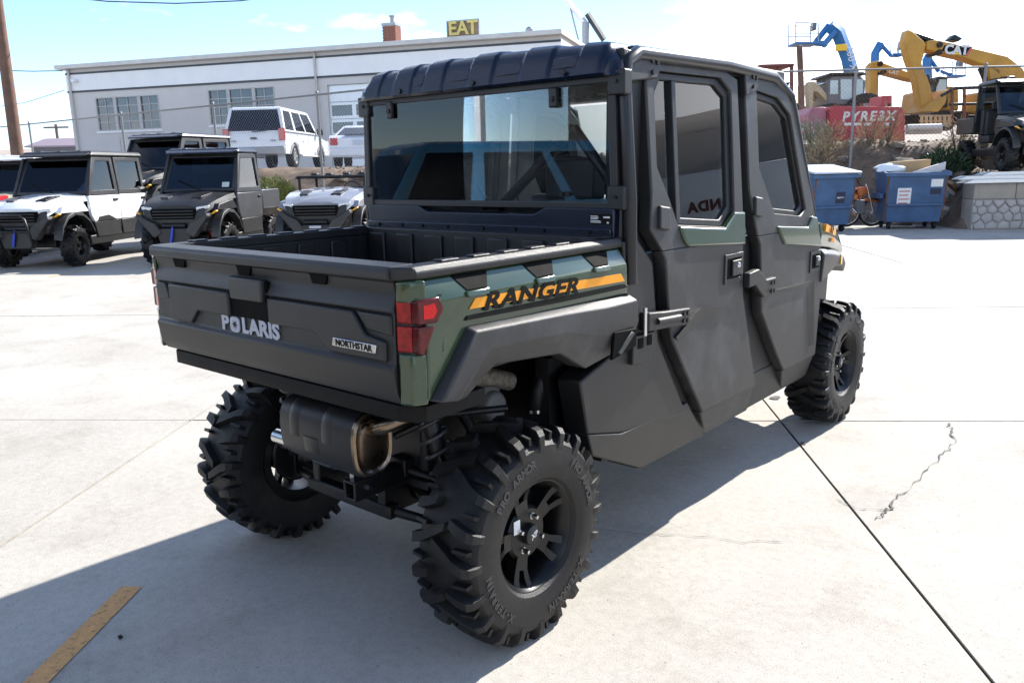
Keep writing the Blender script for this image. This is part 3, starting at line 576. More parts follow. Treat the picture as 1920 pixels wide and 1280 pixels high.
# chassis and running gear
b = MB(); b.box(-0.30, 0.30, 0.45, 2.75, 0.335, 0.45); b.box(-0.15, 0.15, -0.06, 0.5, 0.39, 0.46); b.build('chassis', BLK, HV, None, 0.01)
b = MB(); b.box(-0.34, 0.32, -0.08, 0.60, 0.46, 0.90); b.build('engine_block', BLK, HV, None, 0.03)
b = MB(); b.box(-0.60, 0.60, -0.40, 0.52, 0.905, 0.944); b.box(-0.36, -0.30, -0.38, 0.6, 0.80, 0.905); b.box(0.30, 0.36, -0.38, 0.6, 0.80, 0.905); b.build('bed_subframe', BLK, HV)
b = MB(); b.box(-0.59, 0.59, 0.585, 0.625, 0.40, 1.24); b.build('firewall', PLA, HV)
for s in (1, -1):
    for y in (0.0, 2.896):
        b = MB(); b.tube([(s*0.20, y-0.16, 0.36), (s*0.56, y-0.02, 0.30), (s*0.20, y+0.18, 0.36)], 0.019, 8); b.tube([(s*0.22, y-0.10, 0.50), (s*0.56, y, 0.43), (s*0.22, y+0.12, 0.50)], 0.016, 8); b.build('suspension_arm', BLK, HV, 60)
        b = MB(); b.tube([(s*0.12, y, 0.40), (s*0.22, y, 0.395)], 0.05, 12); b.tube([(s*0.2, y, 0.395), (s*0.56, y, 0.358)], 0.016, 10); b.lathe([(0.02, 0), (0.05, 0.01), (0.035, 0.03), (0.05, 0.05), (0.035, 0.07), (0.045, 0.09), (0.03, 0.12)], 14, Matrix.Translation((s*0.50, y, 0.362)) @ rotz(0 if s < 0 else math.pi)); b.build('axle_shaft', BLK, HV, 60)
        b = MB(); b.box(s*0.50, s*0.575, y-0.06, y+0.06, 0.27, 0.47); b.lathe([(0.0, 0), (0.12, 0), (0.12, 0.012), (0, 0.012)], 24, Matrix.Translation((s*0.57, y, 0.358))); b.build('hub_carrier', BLK, HV, None, 0.01)
        t0 = Vector((s*0.335, y-0.13, 0.86)); t1 = Vector((s*0.47, y-0.09, 0.40)); ax = (t1-t0).normalized(); a_ = ax.orthogonal().normalized(); b_ = ax.cross(a_)
        b = MB(); b.tube([t0, t0.lerp(t1, 0.55)], 0.028, 10); b.tube([t0, t1], 0.013, 8); so = b.build('shock_absorber', BLK, HV, 60)
        b = MB(); nt_ = 8; b.tube([t0.lerp(t1, 0.05+0.85*k/(nt_*14))+(a_*math.cos(2*math.pi*k/14)+b_*math.sin(2*math.pi*k/14))*0.047 for k in range(nt_*14+1)], 0.0075, 6); b.build('coil_spring', mat('spring_steel', (0.05, 0.05, 0.052), 0.3, 0.3), so, 60)
wheel(HV, 0.634, 0.0, 0.355, 1, 0.35); wheel(HV, 0.634, 2.896, 0.355, 1, 1.0); wheel(HV, -0.634, 0.0, 0.355, -1, 0.7); wheel(HV, -0.634, 2.896, 0.355, -1, 0.2)
st_ = MB(); st_.box(0.703, 0.7045, -0.075, -0.045, 0.375, 0.42, Matrix.Rotation(0.0, 4, 'X')); st_.build('rim_sticker', PAPER, HV)
b = MB(); b.box(-0.235, 0.235, -0.185, -0.135, 0.335, 0.385); b.build('rear_crossmember', BLK, HV, None, 0.008)
for x in (-0.205, 0.165): b = MB(); b.box(x, x+0.04, -0.18, 0.20, 0.34, 0.50); b.build('frame_rail', BLK, HV, None, 0.006)
b = MB(); b.lathe([(0.0, -0.13), (0.06, -0.12), (0.095, -0.05), (0.10, 0.03), (0.07, 0.10), (0.0, 0.12)], 20, Matrix.Translation((0, -0.01, 0.43))); b.build('differential', mat('cast_aluminium', (0.16,)*3), HV, 50)
for s in (1, -1): b = MB(); b.tube([(s*0.30, 0.02, 0.80), (s*0.40, 0.05, 0.66), (s*0.53, 0.03, 0.50)], 0.02, 8); b.build('radius_rod', BLK, HV, 60)
# muffler, pipes, hitch
MM = Matrix.Translation((0.02, -0.30, 0.665)) @ Matrix.Diagonal((1, 0.72, 0.95, 1))
b = MB(); pr = [(0.0, -0.125), (0.080, -0.125), (0.110, -0.105), (0.118, -0.02), (0.118, 0.27), (0.108, 0.285)]
b.lathe(pr, 48, MM, sq=2.9); mu = b.build('muffler', MUF, HV, 40)
b = MB(); b.lathe([(0.0, 0.300), (0.060, 0.299), (0.076, 0.296), (0.082, 0.288), (0.092, 0.288), (0.102, 0.296), (0.111, 0.290), (0.113, 0.266)], 48, MM, sq=2.9); b.build('end_cap', EXH, mu, 40)
def wrap(x0, x1, a0_, a1_, nm, d_=0.005):
    q = MB(); n_ = 10; vs_ = []
    for k in range(n_+1):
        t_ = R(a0_+(a1_-a0_)*k/n_)
        for rr2 in (0.116, 0.118+d_):
            k_ = (abs(math.cos(t_))**2.9+abs(math.sin(t_))**2.9)**(-1/2.9)
            for x in (x0+(0.012 if rr2 > 0.117 else 0), x1-(0.012 if rr2 > 0.117 else 0)): vs_.append(MM @ Vector((x, k_*rr2*math.cos(t_), k_*rr2*math.sin(t_))))
    q.add(vs_, [(k*4+i, k*4+j, k*4+4+j, k*4+4+i) for k in range(n_) for i, j in ((0, 2), (2, 3), (3, 1))]+[(0, 1, 3, 2), (n_*4, n_*4+2, n_*4+3, n_*4+1)]); q.build(nm, MUF, mu, 40)
wrap(-0.045, 0.015, 110, 185, 'shield_rib'); wrap(0.13, 0.19, 120, 182, 'shield_rib'); wrap(0.03, 0.12, 180, 205, 'shield_rib'); wrap(0.04, 0.15, 226, 246, 'shield_rib')
b = MB(); b.tube([(0.305, -0.30, 0.712), (0.335, -0.30, 0.720), (0.365, -0.29, 0.735), (0.395, -0.25, 0.748), (0.42, -0.17, 0.76), (0.42, -0.02, 0.78)], 0.027, 14); b.build('exhaust_elbow', EXH, HV, 60)
b = MB(); b.lathe([(0.036, 0), (0.040, 0.004), (0.040, 0.016), (0.036, 0.02)], 20, Matrix.Translation((0.412, -0.20, 0.756)) @ rotz(math.pi/2)); b.build('pipe_clamp', CHR, HV, 50)
b = MB(); b.lathe([(0.023, -0.19), (0.027, -0.19), (0.027, -0.05), (0.023, -0.05), (0.023, -0.19)], 20, Matrix.Translation((-0.02, -0.315, 0.59))); b.build('tailpipe', CHR, HV, 50)
b = MB(); b.ring([(0.178, 0.452), (0.238, 0.452), (0.238, 0.520), (0.178, 0.520)], [(0.187, 0.461), (0.229, 0.461), (0.229, 0.511), (0.187, 0.511)], lambda x, z: (x, -0.33, z), lambda x, z: (x, -0.10, z)); hi = b.build('hitch_receiver', BLK, HV, None, 0.003)
b = MB(); b.box(-0.04, 0.34, -0.10, -0.06, 0.44, 0.475); b.box(0.17, 0.25, -0.12, -0.08, 0.475, 0.54); b.build('hitch_frame', BLK, HV, None, 0.006)
b = MB(); b.cyl((0.195, -0.30, 0.52), (0.195, -0.30, 0.545), 0.013, 6); b.build('hitch_bolt', CHR, HV); b = MB(); b.cyl((0.236, -0.27, 0.486), (0.250, -0.27, 0.486), 0.013, 6); b.build('hitch_bolt', CHR, HV)
b = MB(); b.tube([(0.14, -0.02, 0.43), (0.34, -0.06, 0.38), (0.52, -0.05, 0.33)], 0.018, 8); b.build('drag_link', BLK, HV, 60); b = MB(); b.tube([(0.30, -0.2, 0.66), (0.44, -0.12, 0.74), (0.58, 0.05, 0.745)], 0.012, 8); b.build('stabiliser_bar', BLK, HV, 60)
b = MB(); b.tube([(0.50, 0.16, 0.80), (0.49, 0.08, 0.83), (0.44, 0.0, 0.84), (0.36, -0.04, 0.83)], 0.032, 12); b.build('heat_wrap_pipe', mat('braided_heat_wrap', (0.20, 0.18, 0.15), 0.4, 0.7, 0.6, 70, 0.8, 260), HV, 60)
b = MB(); b.box(0.33, 0.42, 0.10, 0.20, 0.66, 0.78); b.lathe([(0.0, 0), (0.05, 0), (0.06, 0.02), (0.05, 0.05), (0, 0.05)], 16, Matrix.Translation((0.40, 0.15, 0.70))); b.build('gear_casing', mat('cast_aluminium', (0.16, 0.16, 0.165), 0.5, 0.6, 0.2, 20), HV, None, 0.01)
b = MB(); b.tube([(0.50, 0.46, 0.86), (0.52, 0.36, 0.84), (0.51, 0.30, 0.74), (0.48, 0.31, 0.62), (0.44, 0.36, 0.54)], 0.026, 12); b.build('air_hose', PLA, HV, 60)
b = MB(); b.lathe([(0.027, 0), (0.030, 0), (0.030, 0.012), (0.027, 0.012)], 16, Matrix.Translation((0.49, 0.305, 0.665)) @ Matrix.Rotation(math.pi/2, 4, 'Y')); b.build('hose_clamp', CHR, HV, 50)
b = MB(); b.box(0.5595, 0.561, 0.36, 0.41, 0.74, 0.775); b.box(0.50, 0.56, 0.30, 0.575, 0.50, 0.86); b.build('inner_wheel_well', PLA, HV)
b = MB(); b.box(0.5605, 0.562, 0.36, 0.42, 0.735, 0.765); b.build('parts_sticker', PAPER, HV)
# ============================================================ lot
GROUND = mat('joint_soil', (0.022, 0.02, 0.018), 0.9, 0, 0.3, 5, 0.5, 40)
def concrete():
    m = bpy.data.materials.new('sun_bleached_concrete'); m.use_nodes = True; t = m.node_tree; b = t.nodes['Principled BSDF']; lk = t.links.new
    tcn = t.nodes.new('ShaderNodeNewGeometry')
    def noise(sc, det=6, ro=0.6):
        n = t.nodes.new('ShaderNodeTexNoise'); n.inputs['Scale'].default_value = sc; n.inputs['Detail'].default_value = det; n.inputs['Roughness'].default_value = ro
        lk(tcn.outputs['Position'], n.inputs['Vector']); return n
    def ramp(src, a, b_, ca, cb):
        r = t.nodes.new('ShaderNodeValToRGB'); r.color_ramp.elements[0].position = a; r.color_ramp.elements[1].position = b_
        r.color_ramp.elements[0].color = (*ca, 1); r.color_ramp.elements[1].color = (*cb, 1); lk(src, r.inputs['Fac']); return r
    def mul(c1, c2, f=1.0):
        x = t.nodes.new('ShaderNodeMixRGB'); x.blend_type = 'MULTIPLY'; x.inputs['Fac'].default_value = f; lk(c1, x.inputs['Color1']); lk(c2, x.inputs['Color2']); return x.outputs['Color']
    base = ramp(noise(0.55, 7).outputs['Fac'], 0.3, 0.72, (0.41, 0.385, 0.340), (0.53, 0.505, 0.455)).outputs['Color']
    c = mul(base, ramp(noise(230, 3, 0.7).outputs['Fac'], 0.33, 0.62, (0.72, 0.71, 0.70), (1.06, 1.06, 1.06)).outputs['Color'])
    c = mul(c, ramp(noise(26, 6, 0.7).outputs['Fac'], 0.3, 0.6, (0.86, 0.86, 0.86), (1.03, 1.03, 1.03)).outputs['Color'])
    c = mul(c, ramp(noise(1.9, 8, 0.7).outputs['Fac'], 0.30, 0.50, (0.76, 0.745, 0.72), (1, 1, 1)).outputs['Color'], 0.8)
    c = mul(c, ramp(noise(75, 2, 0.5).outputs['Fac'], 0.27, 0.33, (0.45, 0.43, 0.41), (1, 1, 1)).outputs['Color'], 0.8)
    oi = t.nodes.new('ShaderNodeObjectInfo'); c = mul(c, ramp(oi.outputs['Random'], 0, 1, (0.93, 0.93, 0.93), (1.04, 1.035, 1.03)).outputs['Color'])
    lk(c, b.inputs['Base Color']); b.inputs['Roughness'].default_value = 0.85
    bn = t.nodes.new('ShaderNodeBump'); bn.inputs['Strength'].default_value = 0.35; bn.inputs['Distance'].default_value = 0.004; lk(noise(190, 4).outputs['Fac'], bn.inputs['Height']); lk(bn.outputs['Normal'], b.inputs['Normal'])
    return m
CONC = concrete()
b = MB(); b.grid(2, 2, lambda i, j: tuple(uv(-200+400*i, -200+400*j, -0.009))); gr = tag(b.build('ground', GROUND), kind='structure', label='dark soil under the concrete slabs of the lot')
b = MB(); b.box(0, 1, 0, 1, -0.02, 0); 
u0, du, v0, dv = 1.95, 3.66, 1.90, 3.85
sl = MB(); g_ = 0.007; sl.box(g_, du-g_, g_, dv-g_, -0.02, 0.0); SLM = sl.mesh('concrete_slab', CONC)
for i in range(-9, 8):
    for j in range(-5, 4):
        o = me_obj('concrete_slab', SLM, gr, Matrix.Translation(uv(u0+i*du, v0+j*dv, random.uniform(-0.002, 0.002))) @ rotz(GA))
# crack running across the sunlit slabs, worn paint, a pebble
CRK = mat('dark_crack', (0.09, 0.085, 0.078), 0.9, 0, 0.4, 30)  # flat dark tone shared by the cracks and joint spalls
def ribbon(pts, wds, z, jit, rnd, sub=6, even=False):
    P = []
    for i in range(len(pts)-1):
        for k in range(sub):
            t = k/sub; P.append((Vector((*pts[i], 0)).lerp(Vector((*pts[i+1], 0)), t), wds[i]+(wds[i+1]-wds[i])*t))
    P.append((Vector((*pts[-1], 0)), wds[-1])); vs = []; fs = []
    for i, (p, w_) in enumerate(P):
        d = (P[min(i+1, len(P)-1)][0]-P[max(i-1, 0)][0]).normalized(); n = Vector((-d.y, d.x, 0)); o = n*rnd.uniform(-jit, jit)
        ww = w_*(rnd.uniform(0.97, 1.03) if even else rnd.uniform(0.1, 1.25)); vs += [tuple(p+o+n*ww+Vector((0, 0, z))), tuple(p+o-n*ww+Vector((0, 0, z)))]
    for i in range(len(P)-1): fs.append((2*i, 2*i+1, 2*i+3, 2*i+2))
    return vs, fs
rc = random.Random(5)
for nm, pts, wd, jt in (('surface_crack', [(1.25, 3.21), (1.30, 3.08), (1.37, 2.85), (1.355, 2.6), (1.36, 2.3), (1.34, 1.96), (1.345, 1.75), (1.34, 1.59)], [0.003, 0.010, 0.003, 0.003, 0.004, 0.003, 0.006, 0.002], 0.014),
                        ('surface_crack', [(1.34, 1.72), (1.24, 1.66), (1.12, 1.70)], [0.003, 0.003, 0.002], 0.008),
                        ('surface_crack', [(1.10, 1.15), (0.98, 1.05), (0.80, 0.98), (0.6, 0.85), (0.44, 0.78)], [0.002, 0.0015, 0.0015, 0.0015, 0.001], 0.010)):
    vs, fs = ribbon(pts, wd, 0.0045, jt, rc); b = MB(); b.add(vs, fs); o = b.build(nm, CRK, gr); o['kind'] = 'structure'
for x, y, r_ in ((0.245, 3.13, 0.035), (0.72, 2.36, 0.02), (1.335, 1.73, 0.012)):
    b = MB(); n = 11; b.pz([(x+r_*(0.5+0.6*rc.random())*math.cos(2*math.pi*k/n), y+1.4*r_*(0.5+0.6*rc.random())*math.sin(2*math.pi*k/n)) for k in range(n)], 0.0042, 0.005); o = b.build('joint_spall', CRK, gr); o['kind'] = 'structure'
def worn_paint(name, col, thr):
    m = mat(name, col, 0.8, 0, 0.12, 20); t = m.node_tree; bs_ = t.nodes['Principled BSDF']
    n = t.nodes.new('ShaderNodeTexNoise'); n.inputs['Scale'].default_value = 48; n.inputs['Detail'].default_value = 9; n.inputs['Roughness'].default_value = 0.75; g = t.nodes.new('ShaderNodeNewGeometry'); t.links.new(g.outputs['Position'], n.inputs['Vector'])
    r_ = t.nodes.new('ShaderNodeValToRGB'); r_.color_ramp.elements[0].position = thr; r_.color_ramp.elements[1].position = thr+0.12
    t.links.new(n.outputs['Fac'], r_.inputs['Fac']); t.links.new(r_.outputs['Color'], bs_.inputs['Alpha']); return m
PAINT = worn_paint('worn_orange_paint', (0.66, 0.35, 0.13), 0.33); PAINT2 = worn_paint('faded_yellow_paint', (0.62, 0.48, 0.24), 0.42)
vs, fs = ribbon([(-0.675, -0.70), (-0.325, -1.155), (0.0, -1.58)], [0.040, 0.040, 0.040], 0.0036, 0.001, rc, 5, True); b = MB(); b.add(vs, fs); o = b.build('painted_stripe', PAINT, gr); o['kind'] = 'structure'
for k in range(4):
    p0 = uv(-9.95+2.45*k, 9.2, 0.0044); vs, fs = ribbon([(p0.x, p0.y), tuple((p0+V*4.6)[:2])], [0.05, 0.05], 0.0036, 0.001, rc, 8, True); b = MB(); b.add(vs, fs); o = b.build('painted_stripe', PAINT2, gr); o['kind'] = 'structure'
b = MB(); b.blob((-0.36, -0.885, 0.006), 0.009, 0.008, 0.007, 0.2); tag(b.build('pebble', BLK, None, 60), 'small black pebble lying on the shaded concrete', 'pebble')
# raised ground behind the lot
DIRT = mat('gravelly_dirt', (0.17, 0.12, 0.085), 0.95, 0, 0.45, 3.5, 1.0, 22, dirt=((0.10, 0.085, 0.07), 0.8, 1.3, 0.52), coord='Generated')
for n_ in DIRT.node_tree.nodes:
    if n_.type == 'TEX_NOISE':
        g_n = DIRT.node_tree.nodes.new('ShaderNodeNewGeometry'); DIRT.node_tree.links.new(g_n.outputs['Position'], n_.inputs['Vector'])
rt = random.Random(11)
NZ = [[rt.uniform(-1, 1) for _ in range(64)] for _ in range(64)]
def vnoise(x, y):
    xi, yi = math.floor(x), math.floor(y); fx, fy = x-xi, y-yi; fx = fx*fx*(3-2*fx); fy = fy*fy*(3-2*fy)
    g = lambda a, b_: NZ[a % 64][b_ % 64]
    return (g(xi, yi)*(1-fx)+g(xi+1, yi)*fx)*(1-fy)+(g(xi, yi+1)*(1-fx)+g(xi+1, yi+1)*fx)*fy
def sst(a, b_, x):
    t = max(0, min(1, (x-a)/(b_-a))); return t*t*(3-2*t)
def terr(u, v):
    top = 1.62+0.30*sst(-2, 7, u)
    z = top*sst(17.1, 19.3, v)
    sh = sst(9.1, 9.7, u); z2 = 1.12*sst(15.45, 15.75, v)+(top-1.12)*sst(17.6, 19.6, v)
    z = z*(1-sh)+z2*sh
    k = sst(17.0, 17.8, v)*(1-0.75*sst(19.2, 20.5, v))
    return z+k*(0.16*vnoise(u*1.1, v*1.1)+0.09*vnoise(u*3.1, v*3.1)+0.05*vnoise(u*7, v*7))-(0.04 if z < 0.02 else 0)
def terr_at(p): return terr(p.dot(U), p.dot(V))
ul = [-120, -80, -50, -36, -28]+[-24+0.3*i for i in range(141)]+[22, 28, 40, 60, 100]
vl = [15.3+0.15*i for i in range(38)]+[21.2, 22, 23, 25, 28, 33, 40, 55, 80, 130]
b = MB(); b.add([tuple(uv(u_, v_, terr(u_, v_))) for u_ in ul for v_ in vl], [(i*len(vl)+j, (i+1)*len(vl)+j, (i+1)*len(vl)+j+1, i*len(vl)+j+1) for i in range(len(ul)-1) for j in range(len(vl)-1)])
bank = tag(b.build('bank', DIRT, None, 180), kind='structure', label='bank of bare dirt and rubble rising behind the lot')
ROCK = mat('grey_rubble_rock', (0.19, 0.155, 0.125), 0.9, 0, 0.35, 4, 0.8, 30)
ROCKS = []
for k in range(6):
    b = MB(); b.blob((0, 0, 0), 1, 0.8, 0.55, 0.28, 8, 5, random.Random(40+k)); ROCKS.append(b.mesh('rock', ROCK, 38))
rr_ = random.Random(21)
for k in range(280):
    u_ = rr_.uniform(-5.5, 12.5); v_ = rr_.uniform(16.9, 19.5) if u_ < 9.3 else rr_.uniform(16.2, 19.4); s_ = rr_.choice((0.07, 0.09, 0.12, 0.16, 0.24))*rr_.uniform(0.8, 1.3)
    o = me_obj('rock', ROCKS[k % 6], bank, Matrix.Translation(uv(u_, v_, terr(u_, v_)+s_*0.15)) @ rotz(rr_.uniform(0, 6)) @ Matrix.Rotation(rr_.uniform(-0.4, 0.4), 4, 'X') @ Matrix.Scale(s_, 4))
b = MB()
for k in range(5200):
    u_ = rr_.uniform(-6, 13); v_ = rr_.uniform(17.0, 21.5); s_ = rr_.uniform(0.015, 0.05)
    b.blob(tuple(uv(u_, v_, terr(u_, v_)+s_*0.2)), s_, s_*0.8, s_*0.6, 0.3, 5, 3, rr_)
o = b.build('rubble', ROCK, bank); o['kind'] = 'stuff'
# far hills
HILL = mat('hazy_hill', (0.42, 0.36, 0.30), 0.95, 0, 0.2, 0.02, coord='Object')
def hillpt(i, j):
    t_ = 2*math.pi*i; az_ = (math.degrees(t_)+180) % 360-180            # degrees clockwise from the view axis
    hh = 15+6*sst(-30, 35, az_)*(1-sst(120, 170, abs(az_)))+4*vnoise(i*40, 3)+2*vnoise(i*110, 9)+52*sst(38, 54, az_)*(1-sst(100, 130, az_))
    r_ = 420+150*j; return tuple(view(r_*math.sin(t_), r_*math.cos(t_), 0 if j == 0 else hh*min(1, j*1.6)))
b = MB(); b.grid(180, 4, hillpt)
tag(b.build('hills', HILL, None, 180), kind='structure', label='pale dry hills on the horizon')

b = MB(); b.pz([tuple(uv(*q)[:2]) for q in ((-45, 21.0), (3.2, 21.0), (8, 60), (-45, 60))], 1.50, 1.665); tag(b.build('street', CONC), kind='structure', label='pale paved yard before the warehouse')
# ============================================================ warehouse across the street
FD = Vector((0.916, 0.400, 0)).normalized(); FN = Vector((FD.y, -FD.x, 0))      # along the front, and outwards
FO = at(122, 128, 43.0); FO.z = 0
def fac(px, py):
    q = ray(px, py); t = (FO-CAM).dot(FN)/q.dot(FN); p = CAM+q*t; return (p-FO).dot(FD), p.z
GRZ = 1.62
s_r = fac(1052, 73)[0]; zr = fac(400, 112)[1]
BLD = empty('warehouse', FO+Vector((0, 0, GRZ)), math.atan2(FD.y, FD.x), 'long low grey warehouse with white band and steel windows', 'building')
WALL = mat('painted_grey_block', (0.58, 0.545, 0.52), 0.85, 0, 0.07, 0.7, 0.25, 8, dirt=((0.46, 0.42, 0.39), 0.45, 0.35, 0.55))
BAND = mat('white_band_paint', (0.82, 0.81, 0.81), 0.7, 0, 0.04, 1.2, dirt=((0.66, 0.60, 0.52), 0.3, 0.5, 0.60)); TRIM = mat('dark_trim_line', (0.05, 0.06, 0.07), 0.6, 0, 0.1, 3); CAPM_ = mat('metal_roof_edge', (0.58, 0.56, 0.53), 0.5, 0.0, 0.1, 2)
BR = Matrix.Identity(4)
zt = zr-GRZ; z_b1 = fac(400, 121)[1]-GRZ; z_b0 = fac(400, 157)[1]-GRZ
def bwin(x0, x1, z0, z1, cols, rows, group):
    fr = MB(); wdt = x1-x0; hgt = z1-z0; t = 0.05
    fo = empty('window', (0, 0, 0), 0, None, None, None, BLD)
    xs_ = [x0]; tot = sum(c[1] for c in cols)
    for n, wgt in cols: xs_.append(xs_[-1]+wdt*wgt/tot)
    fr.ring([(x0, z0), (x1, z0), (x1, z1), (x0, z1)], [(x0+t, z0+t), (x1-t, z0+t), (x1-t, z1-t), (x0+t, z1-t)], lambda x, z: (x, -0.02, z), lambda x, z: (x, 0.14, z))
    for x in xs_[1:-1]: fr.box(x-0.09, x+0.09, -0.015, 0.12, z0+t, z1-t)
    gx = []
    for (n, wgt), a, c in zip(cols, xs_, xs_[1:]):
        a2 = a+(t if a == x0 else 0.09); c2 = c-(t if c == x1 else 0.09)
        for k in range(1, n): fr.box(a2+(c2-a2)*k/n-0.018, a2+(c2-a2)*k/n+0.018, 0.03, 0.09, z0+t, z1-t)
        for k in range(1, rows): fr.box(a2, c2, 0.032, 0.088, z0+t+(hgt-2*t)*k/rows-0.018, z0+t+(hgt-2*t)*k/rows+0.018)
        for k in range(n):
            for r_ in range(rows): gx.append((a2+(c2-a2)*k/n, a2+(c2-a2)*(k+1)/n, z0+t+(hgt-2*t)*r_/rows, z0+t+(hgt-2*t)*(r_+1)/rows))
    fr.build('window_frame', mat('window_steel_frame', (0.45, 0.43, 0.41), 0.6), fo)
    rg = random.Random(int(x0*10))
    for a, c, e, f in gx:
        g = MB(); k = rg.uniform(-0.012, 0.012); g.add([(a, 0.06+k, e), (c, 0.06-k, e), (c, 0.06-k, f), (a, 0.06+k, f)], [(0, 1, 2, 3)]); g.build('pane', GL_BLDG, fo)
    g = MB(); g.box(x0-0.08, x1+0.08, -0.07, 0.0, z0-0.10, z0-0.003); g.build('sill', BAND, fo)
wn = []
for (a, b_, c, d) in ((178, 183, 297, 242), (389, 168, 514, 230)):
    x0, z1 = fac(a, b_); x1, _ = fac(c, b_); _, z0 = fac(c, d); wn.append((x0, x1, z0-GRZ, fac((a+c)/2, (b_*2-5)/2)[1]-GRZ))
gx0, gz1 = fac(613, 160); gz1 -= GRZ; gx1 = gx0+6.2
# front wall built round its openings
ops = sorted([(w_[0], w_[1], w_[2], w_[3]) for w_ in wn]+[(gx0, gx1, 0, gz1)])
wl = MB(); xcur = 0
for x0, x1, z0, z1 in ops:
    wl.box(xcur, x0, 0, 0.3, -0.6, z_b0); 
    if z0 > 0.1: wl.box(x0, x1, 0, 0.3, -0.6, z0)
    wl.box(x0, x1, 0, 0.3, z1, z_b0); xcur = x1
wl.box(xcur, s_r, 0, 0.3, -0.6, z_b0); wl.box(0, s_r, 0.005, 0.3, z_b0, zt)
wl.build('front_wall', WALL, BLD)
b = MB(); b.box(0.002, 0.3, 0.3, 16, -0.6, zt); b.box(s_r-0.3, s_r-0.002, 0.3, 16, -0.6, zt); b.box(0, s_r, 16, 16.3, -0.6, zt); b.build('side_wall', WALL, BLD)
b = MB(); b.box(-0.01, s_r, -0.03, 0.004, z_b0+0.04, z_b1-0.04); b.build('white_band', BAND, BLD)
for z in (z_b0, z_b1): b = MB(); b.box(-0.02, s_r, -0.045, 0.003, z-0.045, z+0.045); b.build('trim_line', TRIM, BLD)
b = MB(); b.box(-0.35, s_r+0.1, -0.35, 16.5, zt, zt+0.20); b.build('roof_edge', CAPM_, BLD, None, 0.02)
for k, w_ in enumerate(wn): bwin(w_[0], w_[1], w_[2], w_[3], [(2, 1.0), (2, 1.25), (2, 1.0)], 4, None)
for k in range(1, 9):
    x = s_r*k/9; b = MB(); b.box(x-0.012, x+0.012, -0.004, 0.0, -0.5, min(w_[2] for w_ in wn)-0.3); b.build('wall_joint', TRIM, BLD)
for x in (0.25, 14.2): b = MB(); b.tube([(x, -0.10, -0.4), (x, -0.10, zt-0.05), (x-0.1, -0.25, zt+0.05)], 0.055, 8); b.build('downpipe', CAPM_, BLD, 60)
b = MB(); b.box(0.5, 0.72, -0.28, -0.05, z_b1-0.42, z_b1-0.28); b.build('flood_lamp', WHT, BLD, None, 0.02)
# sectional door with a window row
gd = empty('garage_door', (0, 0, 0), 0, None, None, None, BLD)
for k in range(5):
    z0 = gz1*k/5; z1 = gz1*(k+1)/5
    if k in (2, 3):
        fr = MB(); n = 5; fr.box(gx0, gx1, 0.12, 0.17, z0+0.01, z0+0.14); fr.box(gx0, gx1, 0.12, 0.17, z1-0.14, z1-0.01)
        for q in range(n+1): x = gx0+(gx1-gx0)*q/n; fr.box(max(gx0, x-0.10), min(gx1, x+0.10), 0.121, 0.169, z0+0.14, z1-0.14)
        p = fr.build('door_panel', WHT, gd)
        for q in range(n):
            g = MB(); x = gx0+(gx1-gx0)*q/n; g.box(x+0.1, x+(gx1-gx0)/n-0.1, 0.145, 0.15, z0+0.14, z1-0.14); g.build('pane', GL_BLDG, p)
    else:
        fr = MB(); fr.box(gx0, gx1, 0.12, 0.17, z0+0.01, z1-0.01); fr.build('door_panel', WHT, gd, None, 0.01)
# things on the roof
def rooftop(px, h): a, z = az(px, 90, h); return view(a, h, GRZ+zt+0.2)
hk = 39.5
def on_roof(px, back=3.0):
    q = ray(px, 90); t = (FO-FN*back-CAM).dot(FN)/q.dot(FN); p = CAM+q*t; p.z = GRZ+zt+0.2; return p
p0 = on_roof(736, 4); BRICK = mat('red_brick', (0.22, 0.085, 0.055), 0.85, 0, 0.2, 8)
t = empty('chimney', p0, math.atan2(FD.y, FD.x), 'red brick chimney with steel cap on the warehouse roof', 'chimney')
zc = at(736, 50, (p0-CAM).dot(HF)).z-p0.z
b = MB(); b.box(-0.33, 0.33, -0.33, 0.33, -0.3, zc); co = b.build('core', mat('mortar', (0.33, 0.30, 0.27), 0.9), t)
bm_ = MB(); bm_.box(-0.105, 0.105, -0.05, 0.05, -0.032, 0.032); BKM = bm_.mesh('brick', BRICK)
nrow = int(zc/0.078)
for r_ in range(nrow):
    for k in range(3):
        x = -0.235+0.235*k+(0.055 if r_ % 2 else 0)
        for s_ in (0, 1): me_obj('brick', BKM, co, Matrix.Translation((min(x, 0.235), -0.30, 0.04+r_*0.078)) if s_ == 0 else Matrix.Translation((0.30, min(x, 0.235), 0.04+r_*0.078)) @ rotz(math.pi/2))
b = MB(); b.box(-0.37, 0.37, -0.37, 0.37, zc, zc+0.12); b.build('cap', STEEL, t)
b = MB(); b.cyl((0.05, 0, zc+0.12), (0.05, 0, zc+0.42), 0.10, 10); b.cyl((0.05, 0, zc+0.42), (0.05, 0, zc+0.50), 0.15, 10); b.build('flue', STEEL, t)
for px, w_, hh, nm, lab in ((772, 0.45, 0.35, 'roof_vent', 'low white roof vent beside the brick chimney'), (505, 0.42, 0.32, 'roof_vent', 'round white roof vent above the steel sash windows'), (993, 0.16, 0.62, 'vent_pipe', 'grey vent pipe standing at the far roof end')):
    p0 = on_roof(px, 3); t = empty(nm, p0, 0, lab, 'vent'); b = MB(); b.lathe([(w_, -0.1), (w_, hh*0.7), (w_*1.12, hh*0.72), (w_*1.12, hh), (w_*0.5, hh*1.15), (0, hh*1.18)], 18, Matrix.Rotation(-math.pi/2, 4, 'Y')); b.build('vent_body', WHT if nm == 'roof_vent' else STEEL, t, 40)
p0 = on_roof(871, 2.5); hS = (p0-CAM).dot(HF)
